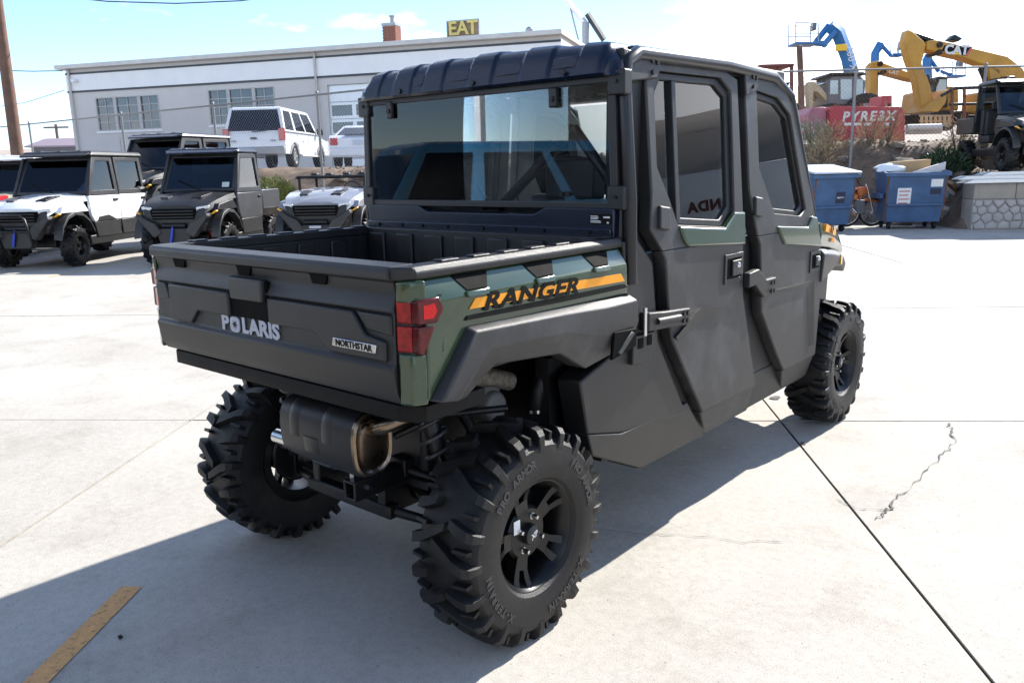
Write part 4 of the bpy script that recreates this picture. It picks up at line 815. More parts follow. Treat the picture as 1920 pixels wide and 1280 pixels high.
t = empty('rooftop_sign', p0, math.atan2(FD.y, FD.x), 'rusty rooftop sign with faded yellow letters EAT', 'sign')
k = hS/1518*1.04; zz0 = at(871, 71, hS).z-p0.z; zz1 = at(871, 39, hS).z-p0.z
RUSTY = mat('rusty_sign_panel', (0.27, 0.19, 0.14), 0.8, 0.1, 0.4, 1.5)
b = MB(); b.box(-29*k, 29*k, -0.12, 0.12, zz0, zz1); sp = b.build('sign_panel', RUSTY, t, None, 0.03)
b = MB(); b.ring([(-29.5*k, zz0-0.02), (29.5*k, zz0-0.02), (29.5*k, zz1+0.02), (-29.5*k, zz1+0.02)], [(-27.8*k, zz0+0.05), (27.8*k, zz0+0.05), (27.8*k, zz1-0.05), (-27.8*k, zz1-0.05)], lambda x, z: (x, -0.16, z), lambda x, z: (x, 0.1, z)); b.build('sign_frame', STEEL, sp)
for ch, x in (('E', -18), ('A', 0), ('T', 18)): txt('letter', ch, (zz1-zz0)*1.12, (x*k, -0.18, (zz0+zz1)/2), (1, 0, 0), (0, 0, 1), mat('faded_yellow_letter', (0.62, 0.52, 0.16), 0.6, 0, 0.1, 3), t, 0.05, 0, 0.02)
for x in (-23, 0, 23): b = MB(); b.box(x*k-0.09, x*k+0.09, -0.08, 0.08, -0.1, zz0); b.build('sign_post', STEEL, t)
# tilted steel boom rising behind the roof
h_ = 47; t = empty('sign_mast', view(az(1098, 60, h_)[0], h_, GRZ), YAW, 'grey steel mast with two tilted beams behind the warehouse', 'mast')
def loc2(px, py, h, root): a, z = az(px, py, h); return a-(Vector(root.location)-Vector((CAM.x, CAM.y, 0))).dot(HR), z-root.location.z
x0, z0 = loc2(1098, 42, h_, t); b = MB(); b.cyl((x0, 0, 0), (x0, 0, z0), 0.20, 12); b.build('post', STEEL, t, 60)
for nm, (ax_, ay_), (bx_, by_), wd, mm in (('upper_beam', (1056, -8), (1097, 44), 0.17, WHT), ('lower_beam', (1101, 26), (1133, 76), 0.17, TRIM), ('stay_rod', (1069, 14), (1085, 78), 0.05, STEEL)):
    p = loc2(ax_, ay_, h_, t); q = loc2(bx_, by_, h_, t); b = MB(); b.tube([(p[0], 0, p[1]), (q[0], 0, q[1])], wd, 4 if wd > 0.1 else 6); b.build(nm, mm, t)
# little shed and poles on the left
h_ = 62; a0, z0 = az(62, 300, h_); a1, z1 = az(142, 266, h_)
t = empty('shed', view((a0+a1)/2, h_, 1.4), YAW, 'low dark shed with mauve metal roof beyond the fence', 'shed')
w2 = (a1-a0)/2; hh = z1-1.4-0.35; b = MB(); b.box(-w2, w2, 0, 5, 0, hh); b.build('wall', mat('dark_shed_wall', (0.10, 0.095, 0.105), 0.8, 0, 0.2, 1), t)
b = MB(); b.px([(-0.4, hh), (5.4, hh), (5.4, hh+0.1), (2.5, hh+0.75), (-0.4, hh+0.1)], -w2-0.3, w2+0.3); b.build('roof', mat('mauve_metal_roof', (0.30, 0.22, 0.27), 0.5, 0.2, 0.1, 1), t)
b = MB(); b.box(-w2*0.5, w2*0.2, -0.02, 0.02, 0.2, hh*0.75); b.build('door', WHT, t)
WOOD = mat('weathered_pole_wood', (0.15, 0.085, 0.06), 0.9, 0, 0.3, 5, 0.5, 30)
h_ = 22.5; p0 = at(33, 292, h_); p1 = at(-2, 30, h_); t = empty('utility_pole', Vector((p0.x, p0.y, terr_at(p0)-0.1)), 0, 'leaning brown wooden utility pole beside the parked white vehicle', 'utility pole')
q0 = Vector((0, 0, -0.2)); q1 = p1-Vector(t.location); dirn = (q1-Vector((p0.x, p0.y, p0.z))+Vector(t.location))
top = q1+(q1-(p0-Vector(t.location)))*0.35; bot = (p0-Vector(t.location)); bot = bot-(q1-bot)*((bot.z+0.2)/(q1.z-bot.z))
b = MB(); b.tube([bot, bot.lerp(top, 0.5), top], [0.165, 0.15, 0.125], 12); b.build('pole', WOOD, t, 60)
b = MB(); b.box(-1.1, 1.1, -0.06, 0.06, -0.06, 0.06, Matrix.Translation(bot.lerp(top, 0.93)) @ rotz(YAW)); b.build('crossarm', WOOD, t)
h_ = 130; p0 = at(112, 290, h_); zz = at(112, 233, h_).z; t = empty('power_pole', Vector((p0.x, p0.y, 1.4)), YAW, 'small distant power pole with crossarm above the shed', 'utility pole')
b = MB(); b.tube([(0, 0, -0.5), (0, 0, zz-1.4)], 0.22, 8); b.build('pole', WOOD, t, 60); b = MB(); b.box(-1.9, 1.9, -0.12, 0.12, zz-2.0, zz-1.75); b.build('crossarm', WOOD, t)
CABLE = mat('cable', (0.03, 0.03, 0.035), 0.6)
for pts, h_, r_, lab in (([(60, -12), (200, 3), (330, 7), (450, 2), (560, -12)], 24, 0.016, 'thick dark cable sagging across the top of the sky'), ([(-20, 132), (60, 134), (118, 133)], 40, 0.022, 'thin cable running level to the warehouse eave'), ([(-20, 203), (50, 192), (122, 169)], 41, 0.014, 'thin cable climbing to the warehouse corner')):
    b = MB(); b.tube([at(x, y, h_) for x, y in pts], r_, 6); tag(b.build('overhead_cable', CABLE, None, 60), lab, 'cable')
# ============================================================ chain-link fences
FSTEEL = mat('dull_fence_steel', (0.24, 0.235, 0.23), 0.55, 0.3, 0.15, 14)
def fence(A, B, hgt, posts, lab, grp, wire=None):
    d = B-A; Ln = d.length; t = empty('chain_link_fence', (A.x, A.y, 0), math.atan2(d.y, d.x), lab, 'fence')
    gz = lambda s_: terr_at(A+d*(s_/Ln))
    z_at = lambda s_: A.z+(B.z-A.z)*s_/Ln
    for s_ in posts:
        b = MB(); b.tube([(s_, 0, gz(s_)-0.3), (s_, 0, z_at(s_)+hgt+0.05)], 0.034, 10); b.lathe([(0, 0.05), (0.03, 0.04), (0.045, 0)], 10, Matrix.Translation((s_, 0, z_at(s_)+hgt+0.05)) @ Matrix.Rotation(-math.pi/2, 4, 'Y')); b.build('post', FSTEEL, t, 60)
    b = MB(); b.tube([(0, 0, z_at(0)+hgt), (Ln, 0, z_at(Ln)+hgt)], 0.024, 8); b.build('top_rail', FSTEEL, t, 60)
    b = MB(); sp_ = 0.105; n = int(Ln/sp_); r_ = 0.0026
    for k in range(-int(hgt/sp_)-1, n+1):
        for sg in (1, -1):
            s0, s1 = k*sp_, k*sp_+hgt; z0, z1 = (0.02, hgt) if sg > 0 else (hgt, 0.02)
            if s0 < 0: z0 += (z1-z0)*(-s0)/(s1-s0); s0 = 0
            if s1 > Ln: z1 -= (z1-z0)*(s1-Ln)/(s1-s0); s1 = Ln
            if s1-s0 < 0.05: continue
            b.tube([(s0, 0.004*sg, z_at(s0)+z0), (s1, 0.004*sg, z_at(s1)+z1)], r_, 3, False)
    o = b.build('wire_mesh', wire or mat('fence_wire', (0.42, 0.43, 0.44), 0.4, 0.7), t, None, 0, 2, False); o['kind'] = 'stuff'
    return t
A = at(-60, 262, 32.8); B = at(860, 297, 18.6); A.z = B.z = 1.62
pa = [(p_, ) for p_ in (58, 232, 405, 600, 800)]
d = (B-A).normalized(); nn = Vector((d.y, -d.x, 0)); pos = []
for (px,) in pa:
    q = ray(px, 260); q.z = 0; C0 = Vector((CAM.x, CAM.y, 0)); t_ = (Vector((A.x, A.y, 0))-C0).dot(nn)/q.dot(nn); pos.append((C0+q*t_-Vector((A.x, A.y, 0))).dot(d))
fence(A, B, 1.80, pos, 'galvanised chain link fence in front of the white wagon and warehouse', None)
A = at(1395, 276, 20.6); B = at(2150, 268, 20.6); A.z = 1.86; B.z = 1.86; d = (B-A).normalized(); pos = []
for px in (1420, 1597, 1836, 2080):
    q = ray(px, 260); q.z = 0; C0 = Vector((CAM.x, CAM.y, 0)); nn = Vector((d.y, -d.x, 0)); t_ = (Vector((A.x, A.y, 0))-C0).dot(nn)/q.dot(nn); pos.append((C0+q*t_-Vector((A.x, A.y, 0))).dot(d))
fence(A, B, 1.80, pos, 'rusty chain link fence along the top of the rubble bank', None, mat('rusty_wire', (0.20, 0.14, 0.10), 0.7, 0.2))
# ============================================================ other utility vehicles
def plate(name, parent, pts, t, material, bevel=0.008, nrm=None):      # a thin panel through 3-D points, thickened along its normal
    P = [Vector(p) for p in pts]; n = (P[1]-P[0]).cross(P[2]-P[0]).normalized() if nrm is None else Vector(nrm)
    b = MB(); m = len(P); b.add([p for p in P]+[p-n*t for p in P], [tuple(range(m)), tuple(range(2*m-1, m-1, -1))]+[(i, i+m, (i+1) % m+m, (i+1) % m) for i in range(m)])
    return b.build(name, material, parent, None, bevel)
def utv(label, loc, rz, paint, door_paint, crew, cab='glass', rack=False, hood_paint=None, stripe=None, spring=BLK, roof_mat=None, group=None, steer=0.0, brush=False, rope=True, bed=True, doors=True):
    wb = 2.90 if crew else 2.06; F = wb/2; hood_paint = hood_paint or paint; roof_mat = roof_mat or BLUEBLK
    t = empty('utility_vehicle', loc, rz, label, 'utility vehicle', group)
    for sx in (1, -1):
        wheel(t, sx*0.635, F, 0.358, sx, 0.3, False, steer); wheel(t, sx*0.635, -F, 0.358, sx, 0.9, False)
    # hood: five stations, sloping to the nose
    st = [(F-0.50, 1.22, 0.70), (F-0.15, 1.19, 0.69), (F+0.15, 1.13, 0.66), (F+0.38, 1.06, 0.60), (F+0.50, 0.99, 0.54)]
    b = MB(); vs = []
    for y, z, x in st: vs += [(-x, y, z-0.10), (-x+0.03, y, z-0.015), (-x*0.55, y, z+0.015), (-x*0.45, y, z+0.035), (x*0.45, y, z+0.035), (x*0.55, y, z+0.015), (x-0.03, y, z-0.015), (x, y, z-0.10)]
    b.add(vs, [(k*8+i, k*8+i+1, k*8+9+i, k*8+8+i) for k in range(4) for i in range(7)]+[tuple(range(32, 40))]); b.build('hood', hood_paint, t, 35, 0.006)
    for sx in (1, -1): b = MB(); b.prism([(sx*0.20, F-0.10), (sx*0.40, F-0.14), (sx*0.36, F+0.22), (sx*0.20, F+0.26)], lambda x, y: (x, y, 1.222-0.16*(y-F+0.15)), lambda x, y: (x, y, 1.19-0.16*(y-F+0.15))); b.build('hood_vent', PLA, t, None, 0.006)
    # nose: grille recess, bars, lamps, bumper shield
    b = MB(); b.px([(F+0.20, 0.55), (F+0.50, 0.60), (F+0.55, 0.82), (F+0.51, 0.98), (F+0.20, 1.02)], -0.53, 0.53); b.build('nose', PLA, t, None, 0.02)
    g = MB(); g.py([(-0.36, 0.80), (0.36, 0.80), (0.40, 0.97), (-0.40, 0.97)], F+0.50, F+0.56); go = g.build('grille', mat('deep_black', (0.004,)*3), t, None, 0.01)
    for z in (0.835, 0.885, 0.935): g = MB(); g.box(-0.35, 0.35, F+0.55, F+0.575, z-0.010, z+0.010); g.build('grille_bar', PLA, go, None, 0.004)
    for sx in (1, -1):
        g = MB(); g.prism([(sx*0.36, 0.93), (sx*0.57, 0.965), (sx*0.58, 1.02), (sx*0.40, 1.0)], lambda x, z: (x, F+0.53-0.25*max(0, abs(x)-0.38), z), lambda x, z: (x, F+0.40-0.25*max(0, abs(x)-0.38), z)); ho = g.build('headlight', CLEAR, t, None, 0.008)
        g = MB(); g.prism([(sx*0.40, 0.985), (sx*0.56, 1.00), (sx*0.56, 0.985), (sx*0.42, 0.965)], lambda x, z: (x, F+0.537-0.25*max(0, abs(x)-0.38), z), lambda x, z: (x, F+0.50, z)); g.build('lamp_strip', WHT, ho)
        g = MB(); g.prism([(sx*0.60, 0.885), (sx*0.69, 0.94), (sx*0.70, 0.915), (sx*0.61, 0.865)], lambda x, z: (x, F+0.44, z), lambda x, z: (x, F+0.36, z)); g.build('side_marker', AMB, t, None, 0.004)
        # bumper wing and wheel arch
        b = MB(); b.py([(sx*0.20, 0.58), (sx*0.34, 0.50), (sx*0.52, 0.72), (sx*0.62, 0.84), (sx*0.60, 0.90), (sx*0.42, 0.80), (sx*0.30, 0.74)], F+0.44, F+0.62); b.build('bumper_wing', PLG, t, None, 0.015)
        arch = []
        for k in range(7):
            a = R(8+k*26); arch.append((F+0.50*math.cos(a)*1.02, 0.45+0.48*math.sin(a)))
        b = MB(); vs = []
        for y, z in arch: vs += [(sx*0.60, y, z+0.03), (sx*0.745, y, z+0.015), (sx*0.75, y, z-0.04), (sx*0.60, y, z-0.02)]
        b.add(vs, [(k*4+i, k*4+(i+1) % 4, k*4+4+(i+1) % 4, k*4+4+i) for k in range(6) for i in range(4)]+[(0, 1, 2, 3), (27, 26, 25, 24)]); b.build('wheel_arch', PLG, t, None, 0.006)
        b = MB(); b.px([(F-0.30, 1.10), (F+0.28, 1.04), (F+0.38, 0.93), (F-0.45, 0.93)], sx*0.58, sx*0.70); b.build('fender', hood_paint, t, None, 0.015)
        b = MB(); b.tube([(sx*0.32, F+0.12, 0.85), (sx*0.48, F+0.10, 0.42)], 0.045, 10); b.build('shock_absorber', spring, t, 60)
        b = MB(); b.tube([(sx*0.20, F-0.15, 0.36), (sx*0.55, F, 0.32), (sx*0.20, F+0.2, 0.38)], 0.02, 8); b.build('suspension_arm', BLK, t, 60)
        # bed behind
        if bed:
            b = MB(); b.box(sx*0.60, sx*0.71, -F-0.50, -F+0.42, 0.86, 1.22); b.build('bed_side', paint, t, None, 0.015)
        b = MB(); b.box(sx*0.58, sx*0.69, -F+0.45, F-0.42, 0.34, 0.50); b.build('rocker_panel', PLA, t, None, 0.015)
    b = MB(); b.py([(-0.24, 0.36), (0.24, 0.36), (0.30, 0.56), (0.24, 0.66), (-0.24, 0.66), (-0.30, 0.56)], F+0.45, F+0.60); b.build('skid_plate', PLD, t, None, 0.02)
    b = MB(); b.tube([(-0.2, F+0.55, 0.70), (0.2, F+0.55, 0.70)], 0.04, 10); b.build('winch', BLK, t, 60)
    if rope:
        b = MB(); b.tube([(0.0, F+0.62, 0.68), (0.02, F+0.63, 0.55), (0.06, F+0.62, 0.40)], [0.015, 0.022, 0.018], 8); b.build('winch_strap', mat('blue_strap', (0.03, 0.06, 0.45), 0.6), t, 60)
    if stripe: b = MB(); b.box(-0.10, 0.10, F+0.50, F+0.62, 0.60, 0.64); b.build('tow_plate', stripe, t)
    if brush:
        b = MB(); b.tube([(-0.30, F+0.62, 0.45), (-0.34, F+0.74, 0.62), (-0.30, F+0.76, 0.86), (-0.2, F+0.74, 0.93), (0.2, F+0.74, 0.93), (0.30, F+0.76, 0.86), (0.34, F+0.74, 0.62), (0.30, F+0.62, 0.45)], 0.022, 8); b.tube([(-0.33, F+0.75, 0.66), (0.33, F+0.75, 0.66)], 0.018, 8); b.build('brush_guard', BLK, t, 60)
    # chassis and bed floor
    b = MB(); b.box(-0.42, 0.42, -F-0.1, F+0.2, 0.34, 0.52); b.build('chassis', BLK, t, None, 0.02)
    if bed:
        b = MB(); b.box(-0.64, 0.64, -F-0.50, -F+0.42, 0.88, 0.93); b.build('bed_floor', PLA, t); b = MB(); b.box(-0.64, 0.64, -F-0.55, -F-0.50, 0.86, 1.22); b.build('tailgate', PLA, t, None, 0.012)
    if cab is None:
        if rack:
            b = MB()
            for y in (-0.55, -0.28, 0.0, 0.28, 0.55): b.tube([(-0.62, y, 1.42+0.02*(y > 0)), (0.62, y, 1.42+0.02*(y > 0))], 0.020, 8)
            for x in (-0.62, -0.2, 0.2, 0.62): b.tube([(x, -0.58, 1.425), (x, 0.58, 1.425)], 0.022, 8)
            ra = b.build('rack', BLK, t, 60)
            for x in (-0.6, 0.6):
                for y in (-0.5, 0.5): b = MB(); b.tube([(x, y, 0.92), (x, y, 1.42)], 0.026, 8); b.build('rack_post', BLK, t, 60)
            for x in (-0.45, -0.15, 0.18, 0.45): b = MB(); b.box(x-0.06, x+0.06, -0.1, 0.1, 1.43, 1.50); b.build('rack_clamp', PLA, ra, None, 0.015)
        b = MB(); b.box(-0.60, 0.60, -0.55, 0.0, 0.62, 0.80); so = b.build('seat', SEAT, t, None, 0.04); b = MB(); b.box(-0.60, 0.60, -0.62, -0.50, 0.80, 1.22); b.build('seat_back', SEAT, so, None, 0.04)
        b = MB(); b.px([(F-0.75, 0.9), (F-0.72, 1.14), (F-0.48, 1.22), (F-0.48, 0.6)], -0.62, 0.62); b.build('dashboard', PLA, t, None, 0.02)
        b = MB(); b.lathe([(0.155, -0.012), (0.167, 0), (0.155, 0.012), (0.143, 0), (0.155, -0.012)], 20, Matrix.Translation((-0.3, F-0.8, 1.2)) @ rotz(math.pi/2) @ Matrix.Rotation(R(25), 4, 'Y')); b.build('steering_wheel', SEAT, t, 50)
        return t
    yA = F-0.48; yR = -F+0.44                     # cowl and back of the cab
    top = 1.90; wx = lambda z: 0.72-0.06*max(0, z-1.2)/0.7
    roof_y0, roof_y1 = yR-0.08, yA-0.25
    b = MB(); b.add([(-0.68, roof_y0, top), (0.68, roof_y0, top), (0.68, roof_y1, top), (-0.68, roof_y1, top), (-0.64, roof_y0+0.03, top+0.085), (0.64, roof_y0+0.03, top+0.085), (0.64, roof_y1-0.10, top+0.09), (-0.64, roof_y1-0.10, top+0.09)], [(3, 2, 1, 0), (4, 5, 6, 7), (0, 1, 5, 4), (1, 2, 6, 5), (2, 3, 7, 6), (3, 0, 4, 7)]); ro = b.build('roof', roof_mat, t, None, 0.03, 3)
    for x in (-0.38, 0.0, 0.38): b = MB(); b.box(x-0.05, x+0.05, roof_y0+0.1, roof_y1-0.12, top+0.085, top+0.105, None, 0.02, 0.02); b.build('roof_rib', roof_mat, ro, None, 0.01)
    # windscreen and its frame
    bx, tx = 0.665, 0.62; cb0 = (yA, 1.235); ct = (yA-0.36, top-0.01)
    fr = [(-bx, *cb0), (bx, *cb0), (tx, *ct), (-tx, *ct)]
    inn = [(-bx+0.06, cb0[0]-0.025, cb0[1]+0.05), (bx-0.06, cb0[0]-0.025, cb0[1]+0.05), (tx-0.05, ct[0]+0.03, ct[1]-0.06), (-tx+0.05, ct[0]+0.03, ct[1]-0.06)]
    b = MB(); n = Vector((0, 0.9, 0.43)); vs = [Vector(p) for p in fr]+[Vector(p) for p in inn]+[Vector(p)-n*0.05 for p in fr]+[Vector(p)-n*0.05 for p in inn]
    fs = []
    for i in range(4):
        j = (i+1) % 4; fs += [(i, j, j+4, i+4), (i+8, i+12, j+12, j+8), (i, i+8, j+8, j), (i+4, j+4, j+12, i+12)]
    b.add(vs, fs); wf = b.build('windscreen_frame', PLG, t, None, 0.008)
    plate('windscreen', wf, [Vector(p)-n*0.015 for p in inn], 0.005, GL_DARK, 0)
    if cab == 'sticker': plate('windscreen_sticker', wf, [(-0.55, cb0[0]-0.028, 1.30), (-0.42, cb0[0]-0.028, 1.30), (-0.42, cb0[0]-0.068, 1.385), (-0.55, cb0[0]-0.068, 1.385)], 0.002, mat('pale_sticker', (0.45, 0.52, 0.48), 0.6), 0)
    # doors
    nd_ = 2 if crew else 1; L_ = (yA+0.05)-(yR+0.03)
    for sx in ((1, -1) if doors else ()):
        for k in range(nd_):
            y1 = yA+0.03-L_*k/nd_; y0 = y1-L_/nd_+0.015
            X = lambda z: sx*(wx(z))
            lead = 0.0 if k else 0.33
            O = [(y0, 1.20), (y1, 1.20), (y1-lead-0.03*k, top-0.02), (y0+0.02, top-0.02)]
            I = [(y0+0.10, 1.29), (y1-0.10-lead*0.1, 1.29), (y1-lead*0.92-0.11, top-0.09), (y0+0.12, top-0.09)]
            b = MB(); b.ring(O, I, lambda y, z: (X(z), y, z), lambda y, z: (X(z)-sx*0.05, y, z)); d_ = b.build('door_frame', PLG, t, None, 0.008)
            b = MB(); b.prism(I, lambda y, z: (X(z)-sx*0.025, y, z), lambda y, z: (X(z)-sx*0.03, y, z)); b.build('door_window', GL_CAR, d_)
            ylo = max(y0, -F+0.50) if k == nd_-1 else y0
            b = MB(); b.px([(y0, 1.195), (y1, 1.195), (y1+(0.0 if k else -0.02), 0.86), (y1-(0 if k else 0.10), 0.74), (ylo, 0.74), (y0, 0.95)], sx*0.665, sx*0.722); dp = b.build('door', door_paint, t, None, 0.012)
            b = MB(); b.px([(ylo+0.005, 0.735), (y1-(0.005 if k else 0.11), 0.735), (y1-(0.01 if k else 0.17), 0.46), (ylo+0.04, 0.46)], sx*0.66, sx*0.712); b.build('lower_door', PLD, dp, None, 0.012)
            if brush: b = MB(); b.px([(ylo+0.01, 0.742), (ylo+0.50, 0.742), (ylo+0.26, 0.93), (ylo+0.01, 0.98)] if k else [(y0+0.16, 0.742), (y1-0.18, 0.742), (y1-0.24, 0.82), (y0+0.42, 0.84)], sx*0.72, sx*0.727); b.build('door_graphic', PLD, dp, None, 0.004)
            b = MB(); b.box(sx*0.722, sx*0.745, y0+0.07, y0+0.22, 1.09, 1.13); b.build('door_handle', PLA, dp, None, 0.008)
    b = MB(); b.tube([(-0.05, yA+0.0, 1.25), (0.20, yA-0.05, 1.36), (0.42, yA-0.10, 1.45)], 0.010, 6); b.build('wiper', BLK, wf, 60)
    b = MB(); b.add([(-0.66, roof_y1-0.02, top+0.02), (0.66, roof_y1-0.02, top+0.02), (0.60, roof_y1+0.10, top-0.015), (-0.60, roof_y1+0.10, top-0.015), (-0.66, roof_y1-0.02, top+0.06), (0.66, roof_y1-0.02, top+0.06), (0.60, roof_y1+0.10, top+0.01), (-0.60, roof_y1+0.10, top+0.01)], [(3, 2, 1, 0), (4, 5, 6, 7), (0, 1, 5, 4), (1, 2, 6, 5), (2, 3, 7, 6), (3, 0, 4, 7)]); b.build('roof_visor', roof_mat, ro, None, 0.012)
    for x in (-0.32, 0.32): b = MB(); b.box(x-0.22, x+0.22, yA-0.98, yA-0.86, 0.80, 1.34); b.box(x-0.11, x+0.11, yA-0.97, yA-0.90, 1.36, 1.54); b.build('front_seat', SEAT, t, None, 0.03)
    b = MB(); b.lathe([(0.155, -0.012), (0.167, 0), (0.155, 0.012), (0.143, 0), (0.155, -0.012)], 20, Matrix.Translation((-0.3, yA-0.42, 1.2)) @ rotz(math.pi/2) @ Matrix.Rotation(R(25), 4, 'Y')); b.build('steering_wheel', SEAT, t, 50)
    b = MB(); b.box(-0.66, 0.66, yR-0.02, yR+0.02, 0.90, 1.30); b.build('rear_panel', PLA, t); b = MB(); b.box(-0.64, 0.64, yR-0.01, yR+0.0, 1.30, top-0.03); b.build('rear_glass', GL_CAR, t)
    for sx in (1, -1): b = MB(); b.tube([(sx*0.66, yR, 1.1), (sx*0.64, yR, top)], 0.03, 8); b.build('cage_tube', BLK, t, 60)
    b = MB(); b.box(-0.60, 0.60, yR+0.10, yR+0.55, 0.62, 0.80); so = b.build('seat', SEAT, t, None, 0.04); b = MB(); b.box(-0.60, 0.60, yR+0.05, yR+0.18, 0.80, 1.40); b.build('seat_back', SEAT, so, None, 0.04)
    b = MB(); b.px([(yA-0.28, 0.9), (yA-0.25, 1.14), (yA-0.02, 1.22), (yA-0.02, 0.6)], -0.62, 0.62); b.build('dashboard', PLA, t, None, 0.02)
    return t
RZP = GA+math.pi                               # parked facing out of their stalls
def stall(u_, v_front, crew): return uv(u_, v_front+(2.90 if crew else 2.06)/2)
t = utv('white crew cab utility vehicle with black arches and brush guard', stall(-8.62, 10.75, True), RZP, WHT, WHT, True, hood_paint=WHT, roof_mat=PLD, brush=True, steer=0.12)
txt('decal_lettering', 'XP', 0.12, (-0.711, 0.86, 1.06), (0, -1, 0), (0, 0, 1), DECALB, t, 0.002, 0.2, 0.004, 1.2)
utv('graphite single cab utility vehicle with red springs and amber marker', stall(-5.95, 10.9, False), RZP, DGREY, DGREY, False, hood_paint=PLD, spring=mat('red_spring', (0.5, 0.02, 0.02), 0.4), cab='sticker')
utv('open light grey utility vehicle with black cargo rack on top', stall(-3.62, 11.2, False), RZP, LGREY, LGREY, False, cab=None, rack=True, stripe=SILV, rope=False)
h_ = 18.6; p = at(338, 330, h_); utv('tall black cab utility vehicle behind the parked row', Vector((p.x, p.y, 0.42)), YAW+math.pi-0.28, PLA, PLA, True, roof_mat=BLUEBLK, rope=False)
p = uv(-10.95, 13.6); utv('beige cab utility vehicle at the edge of the parked row', Vector((p.x, p.y, 0)), RZP, mat('beige_paint', (0.52, 0.50, 0.36), 0.3, 0, 0.05, 3, coat=0.5), mat('beige_paint', (0.5,)*3), False, roof_mat=WHT)
p = uv(-10.55, 10.9); utv('low red open utility vehicle beside the white crew cab', Vector((p.x-0.25, p.y-0.3, 0)), RZP, mat('red_paint', (0.50, 0.02, 0.025), 0.25, 0, 0.05, 3, coat=0.8), None, False, cab=None, rope=False)
p = at(1885, 315, 17.8)+HR*0.75+HF*0.94; utv('dark green cab utility vehicle parked up on the bank', Vector((p.x, p.y, 1.20)), YAW-R(187), mat('dull_dark_green', (0.030, 0.036, 0.034), 0.4, 0, 0.1, 4), mat('dull_dark_green', (0.03,)*3), False, roof_mat=PLA, rope=False, doors=False)
# ============================================================ cars
def car_wheel(parent, x, y, r, side, rimcol):
    b = MB(); w_ = 0.12; b.lathe([(r*0.60, w_*0.8), (r*0.66, w_), (r*0.90, w_), (r, w_*0.7), (r, -w_*0.7), (r*0.9, -w_), (r*0.6, -w_)], 32, Matrix.Translation((x, y, r)) @ (Matrix.Identity(4) if side > 0 else rotz(math.pi))); wo = b.build('wheel', RUB, parent, 40)
    b = MB(); M = Matrix.Translation((x, y, r)) @ (Matrix.Identity(4) if side > 0 else rotz(math.pi)); b.lathe([(r*0.61, w_*0.82), (r*0.57, w_*0.88), (r*0.52, w_*0.45), (r*0.2, w_*0.5), (r*0.16, w_*0.75), (0, w_*0.78)], 28, M)
    for k in range(5):
        a = 2*math.pi*k/5; c, s_ = math.cos(a), math.sin(a); q = []
        for rr2, hw_ in ((r*0.14, r*0.10), (r*0.54, r*0.075)):
            for o_, xx in ((-hw_, w_*0.5), (hw_, w_*0.5), (hw_, w_*0.80), (-hw_, w_*0.80)): q.append((xx, rr2*c-o_*s_, rr2*s_+o_*c))
        b.add(q, [(0, 1, 5, 4), (1, 2, 6, 5), (2, 3, 7, 6), (3, 0, 4, 7)], M)
    b.build('rim', rimcol, wo, 40)
